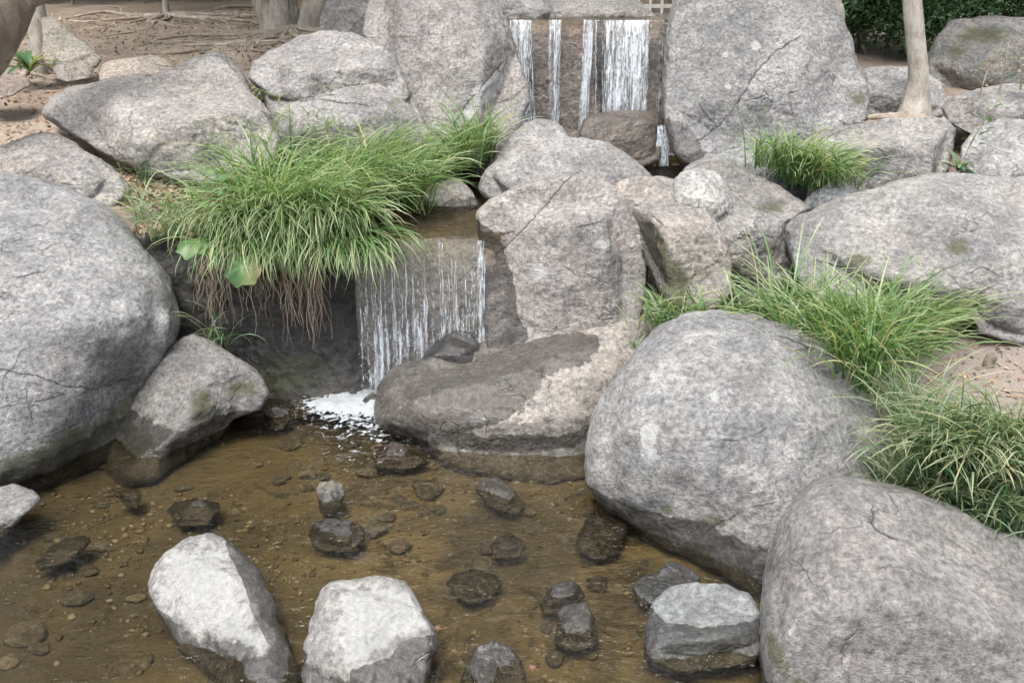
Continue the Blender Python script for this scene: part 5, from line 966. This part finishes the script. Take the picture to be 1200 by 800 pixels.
# butterbur leaves and small twin leaves over the ledge
def broad_leaf(label, u, v, y, r, tiltx, seed, notch=.5, stemto=None, brown=0):
    e = empty('leaf_plant', tuple(at_y(u, v, y))); tag(e, label, 'plant', 'round-leaved plants on the ledge'); c = np.array(e.location); rings, m = 5, 40; V = [c.copy()]; 
    for i in range(1, rings + 1):
        for j in range(m):
            a = 2 * math.pi * j / m; rr = r * i / rings * (1 - notch * math.exp(-((abs(((a - math.pi / 2 + math.pi) % (2 * math.pi)) - math.pi)) / .28) ** 2)) * (1 + .05 * math.sin(7 * a + seed) + .03 * math.sin(13 * a))
            p = np.array([rr * math.cos(a), rr * math.sin(a), .10 * rr * math.sin(5 * a + seed) - .9 * rr * rr / r * .4]); p = np.array([p[0], p[1] * math.cos(tiltx) - p[2] * math.sin(tiltx), p[1] * math.sin(tiltx) + p[2] * math.cos(tiltx)]); V.append(c + p)
    Fc = []
    for j in range(m): Fc.append([0, 1 + j, 1 + (j + 1) % m, 1 + (j + 1) % m])
    Fc = [f[:3] for f in Fc]
    for i in range(rings - 1):
        for j in range(m): a0 = 1 + i * m + j; a1 = 1 + i * m + (j + 1) % m; Fc += [[a0, a0 + m, a1 + m], [a0, a1 + m, a1]]
    V = np.array(V); rn = np.full(len(V), .35) + .25 * fbm(V, 20, 2, .5, seed)
    if brown: rn = rn + np.clip((V[:, 0] - c[0]) / r, 0, 1) * .6
    mesh_np('leaf', V, np.array(Fc), M_BROAD, parent=e, attrs={'rnd': np.clip(rn, 0, 1)})
    Vt, Ft = tube([tuple(c), tuple(c + np.array([.02, .06, -.03])), tuple(c + np.array([.0, .2, -.02]))], [.004, .004, .003], m=6, seg=4); mesh_np('stalk', Vt, Ft, M_BROAD, parent=e, attrs={'rnd': np.full(len(Vt), .8)})
broad_leaf('round dark green notched leaf on the left over the ledge', 227, 283, 4.72, .105, R(15), 1)
broad_leaf('round light green leaf with a browning edge hanging over the ledge', 283, 313, 4.60, .100, R(48), 2, .35, brown=1)
for k, (u, v) in enumerate([(246, 200), (260, 206), (258, 222)]):
    broad_leaf(['small pale leaf above the grass, the topmost of three', 'small pale leaf above the grass, the middle of three', 'small pale leaf above the grass, the lowest of three'][k], u, v, 4.85, .032, R(30), 5 + k, .1)
# fence behind the falls
def box(c, h):
    D = np.array([[x, y, z] for x in (-1, 1) for y in (-1, 1) for z in (-1, 1)], float) * h + c
    return D, np.array([[0, 1, 3, 2], [4, 6, 7, 5], [0, 4, 5, 1], [2, 3, 7, 6], [0, 2, 6, 4], [1, 5, 7, 3]])
mw, t, bb, out = new_mat('white_paint'); P = t.n('ShaderNodeNewGeometry').outputs['Position']; t.l(t.mix(t.ramp(t.noise(P, 12, 5, .7), .5, .7, 0, .5), (.74, .72, .66), (.45, .40, .33)), bb.inputs['Base Color']); bb.inputs['Roughness'].default_value = .6
e = empty('fence', (2.2, 10.6, 1.95)); tag(e, 'weathered white picket fence glimpsed behind the head of the falls', 'fence')
for z in (2.06, 2.30, 2.75):
    V, Fc = box((2.2, 10.6, z), (1.2, .02, .02)); mesh_np('rail', V, Fc, mw, parent=e, smooth=False)
for k in range(19):
    V, Fc = box((1.02 + k * .13, 10.56, 2.45), (.014, .012, .48)); mesh_np('picket', V, Fc, mw, parent=e, smooth=False)
# right bank: stump, roots; pool: maple leaves
c = G(1157, 432, .47)
V, Fc = tube([tuple(c - (0, 0, .05)), tuple(c + (0, 0, .03)), tuple(c + (.01, 0, .075)), tuple(c + (.012, 0, .08))], [.035, .028, .024, .001], m=14, amp=.2, seed=5); tag(mesh_np('stump', V, Fc, M_BARKD), 'short dark cut stump on the bare soil of the right bank', 'stump')
def groot(label, pts, r0, seed):
    P_ = []
    for (u, v) in pts: g = G(u, v, .48); P_.append((g[0], g[1], float(ground_z(g[0], g[1])[0]) + r0 * .3))
    V, Fc = tube(P_, [r0 * (.4 + .6 * math.sin(math.pi * (i + .5) / len(P_))) for i in range(len(P_))], m=10, amp=.2, seed=seed, seg=6); tag(mesh_np('root', V, Fc, M_ROOT), label, 'root', 'roots in the bare soil')
groot('pale root looping out of the grass beside the tall open tuft', [(1100, 452), (1102, 470), (1108, 485), (1125, 495), (1150, 500)], .014, 1)
groot('thin root crossing the bare soil, upper of two', [(1160, 448), (1175, 455), (1195, 458), (1215, 462)], .008, 2)
groot('thin root crossing the bare soil, lower of two', [(1140, 462), (1160, 470), (1172, 478), (1195, 478)], .008, 3)
def maple(label, u, v, s, a0, mat=M_RED):
    c = at_z(u, v, .004); V = [c]; pts = []
    for k in range(7):
        a = a0 + k * 2 * math.pi / 7; L = s * (1 if k else .5); V.append(c + np.array([math.cos(a), math.sin(a), .05]) * L); a2 = a + math.pi / 7; V.append(c + np.array([math.cos(a2), math.sin(a2), 0]) * s * .32)
    Fc = [[0, 1 + i, 1 + (i + 1) % 14] for i in range(14)]; V = np.array(V); tag(mesh_np('fallen_leaf', V, np.array(Fc), mat, attrs={'rnd': np.full(len(V), .5)}, smooth=False), label, 'leaf', 'fallen leaves on the water')
maple('small red maple leaf touching the white-topped blocky stone', 513, 735, .022, .4)
maple('small pink-brown maple leaf floating between the bottom stones', 624, 781, .022, 1.2)
maple('pale leaf caught beside the round-topped grey stone', 893, 722, .024, .2, M_LITTER)
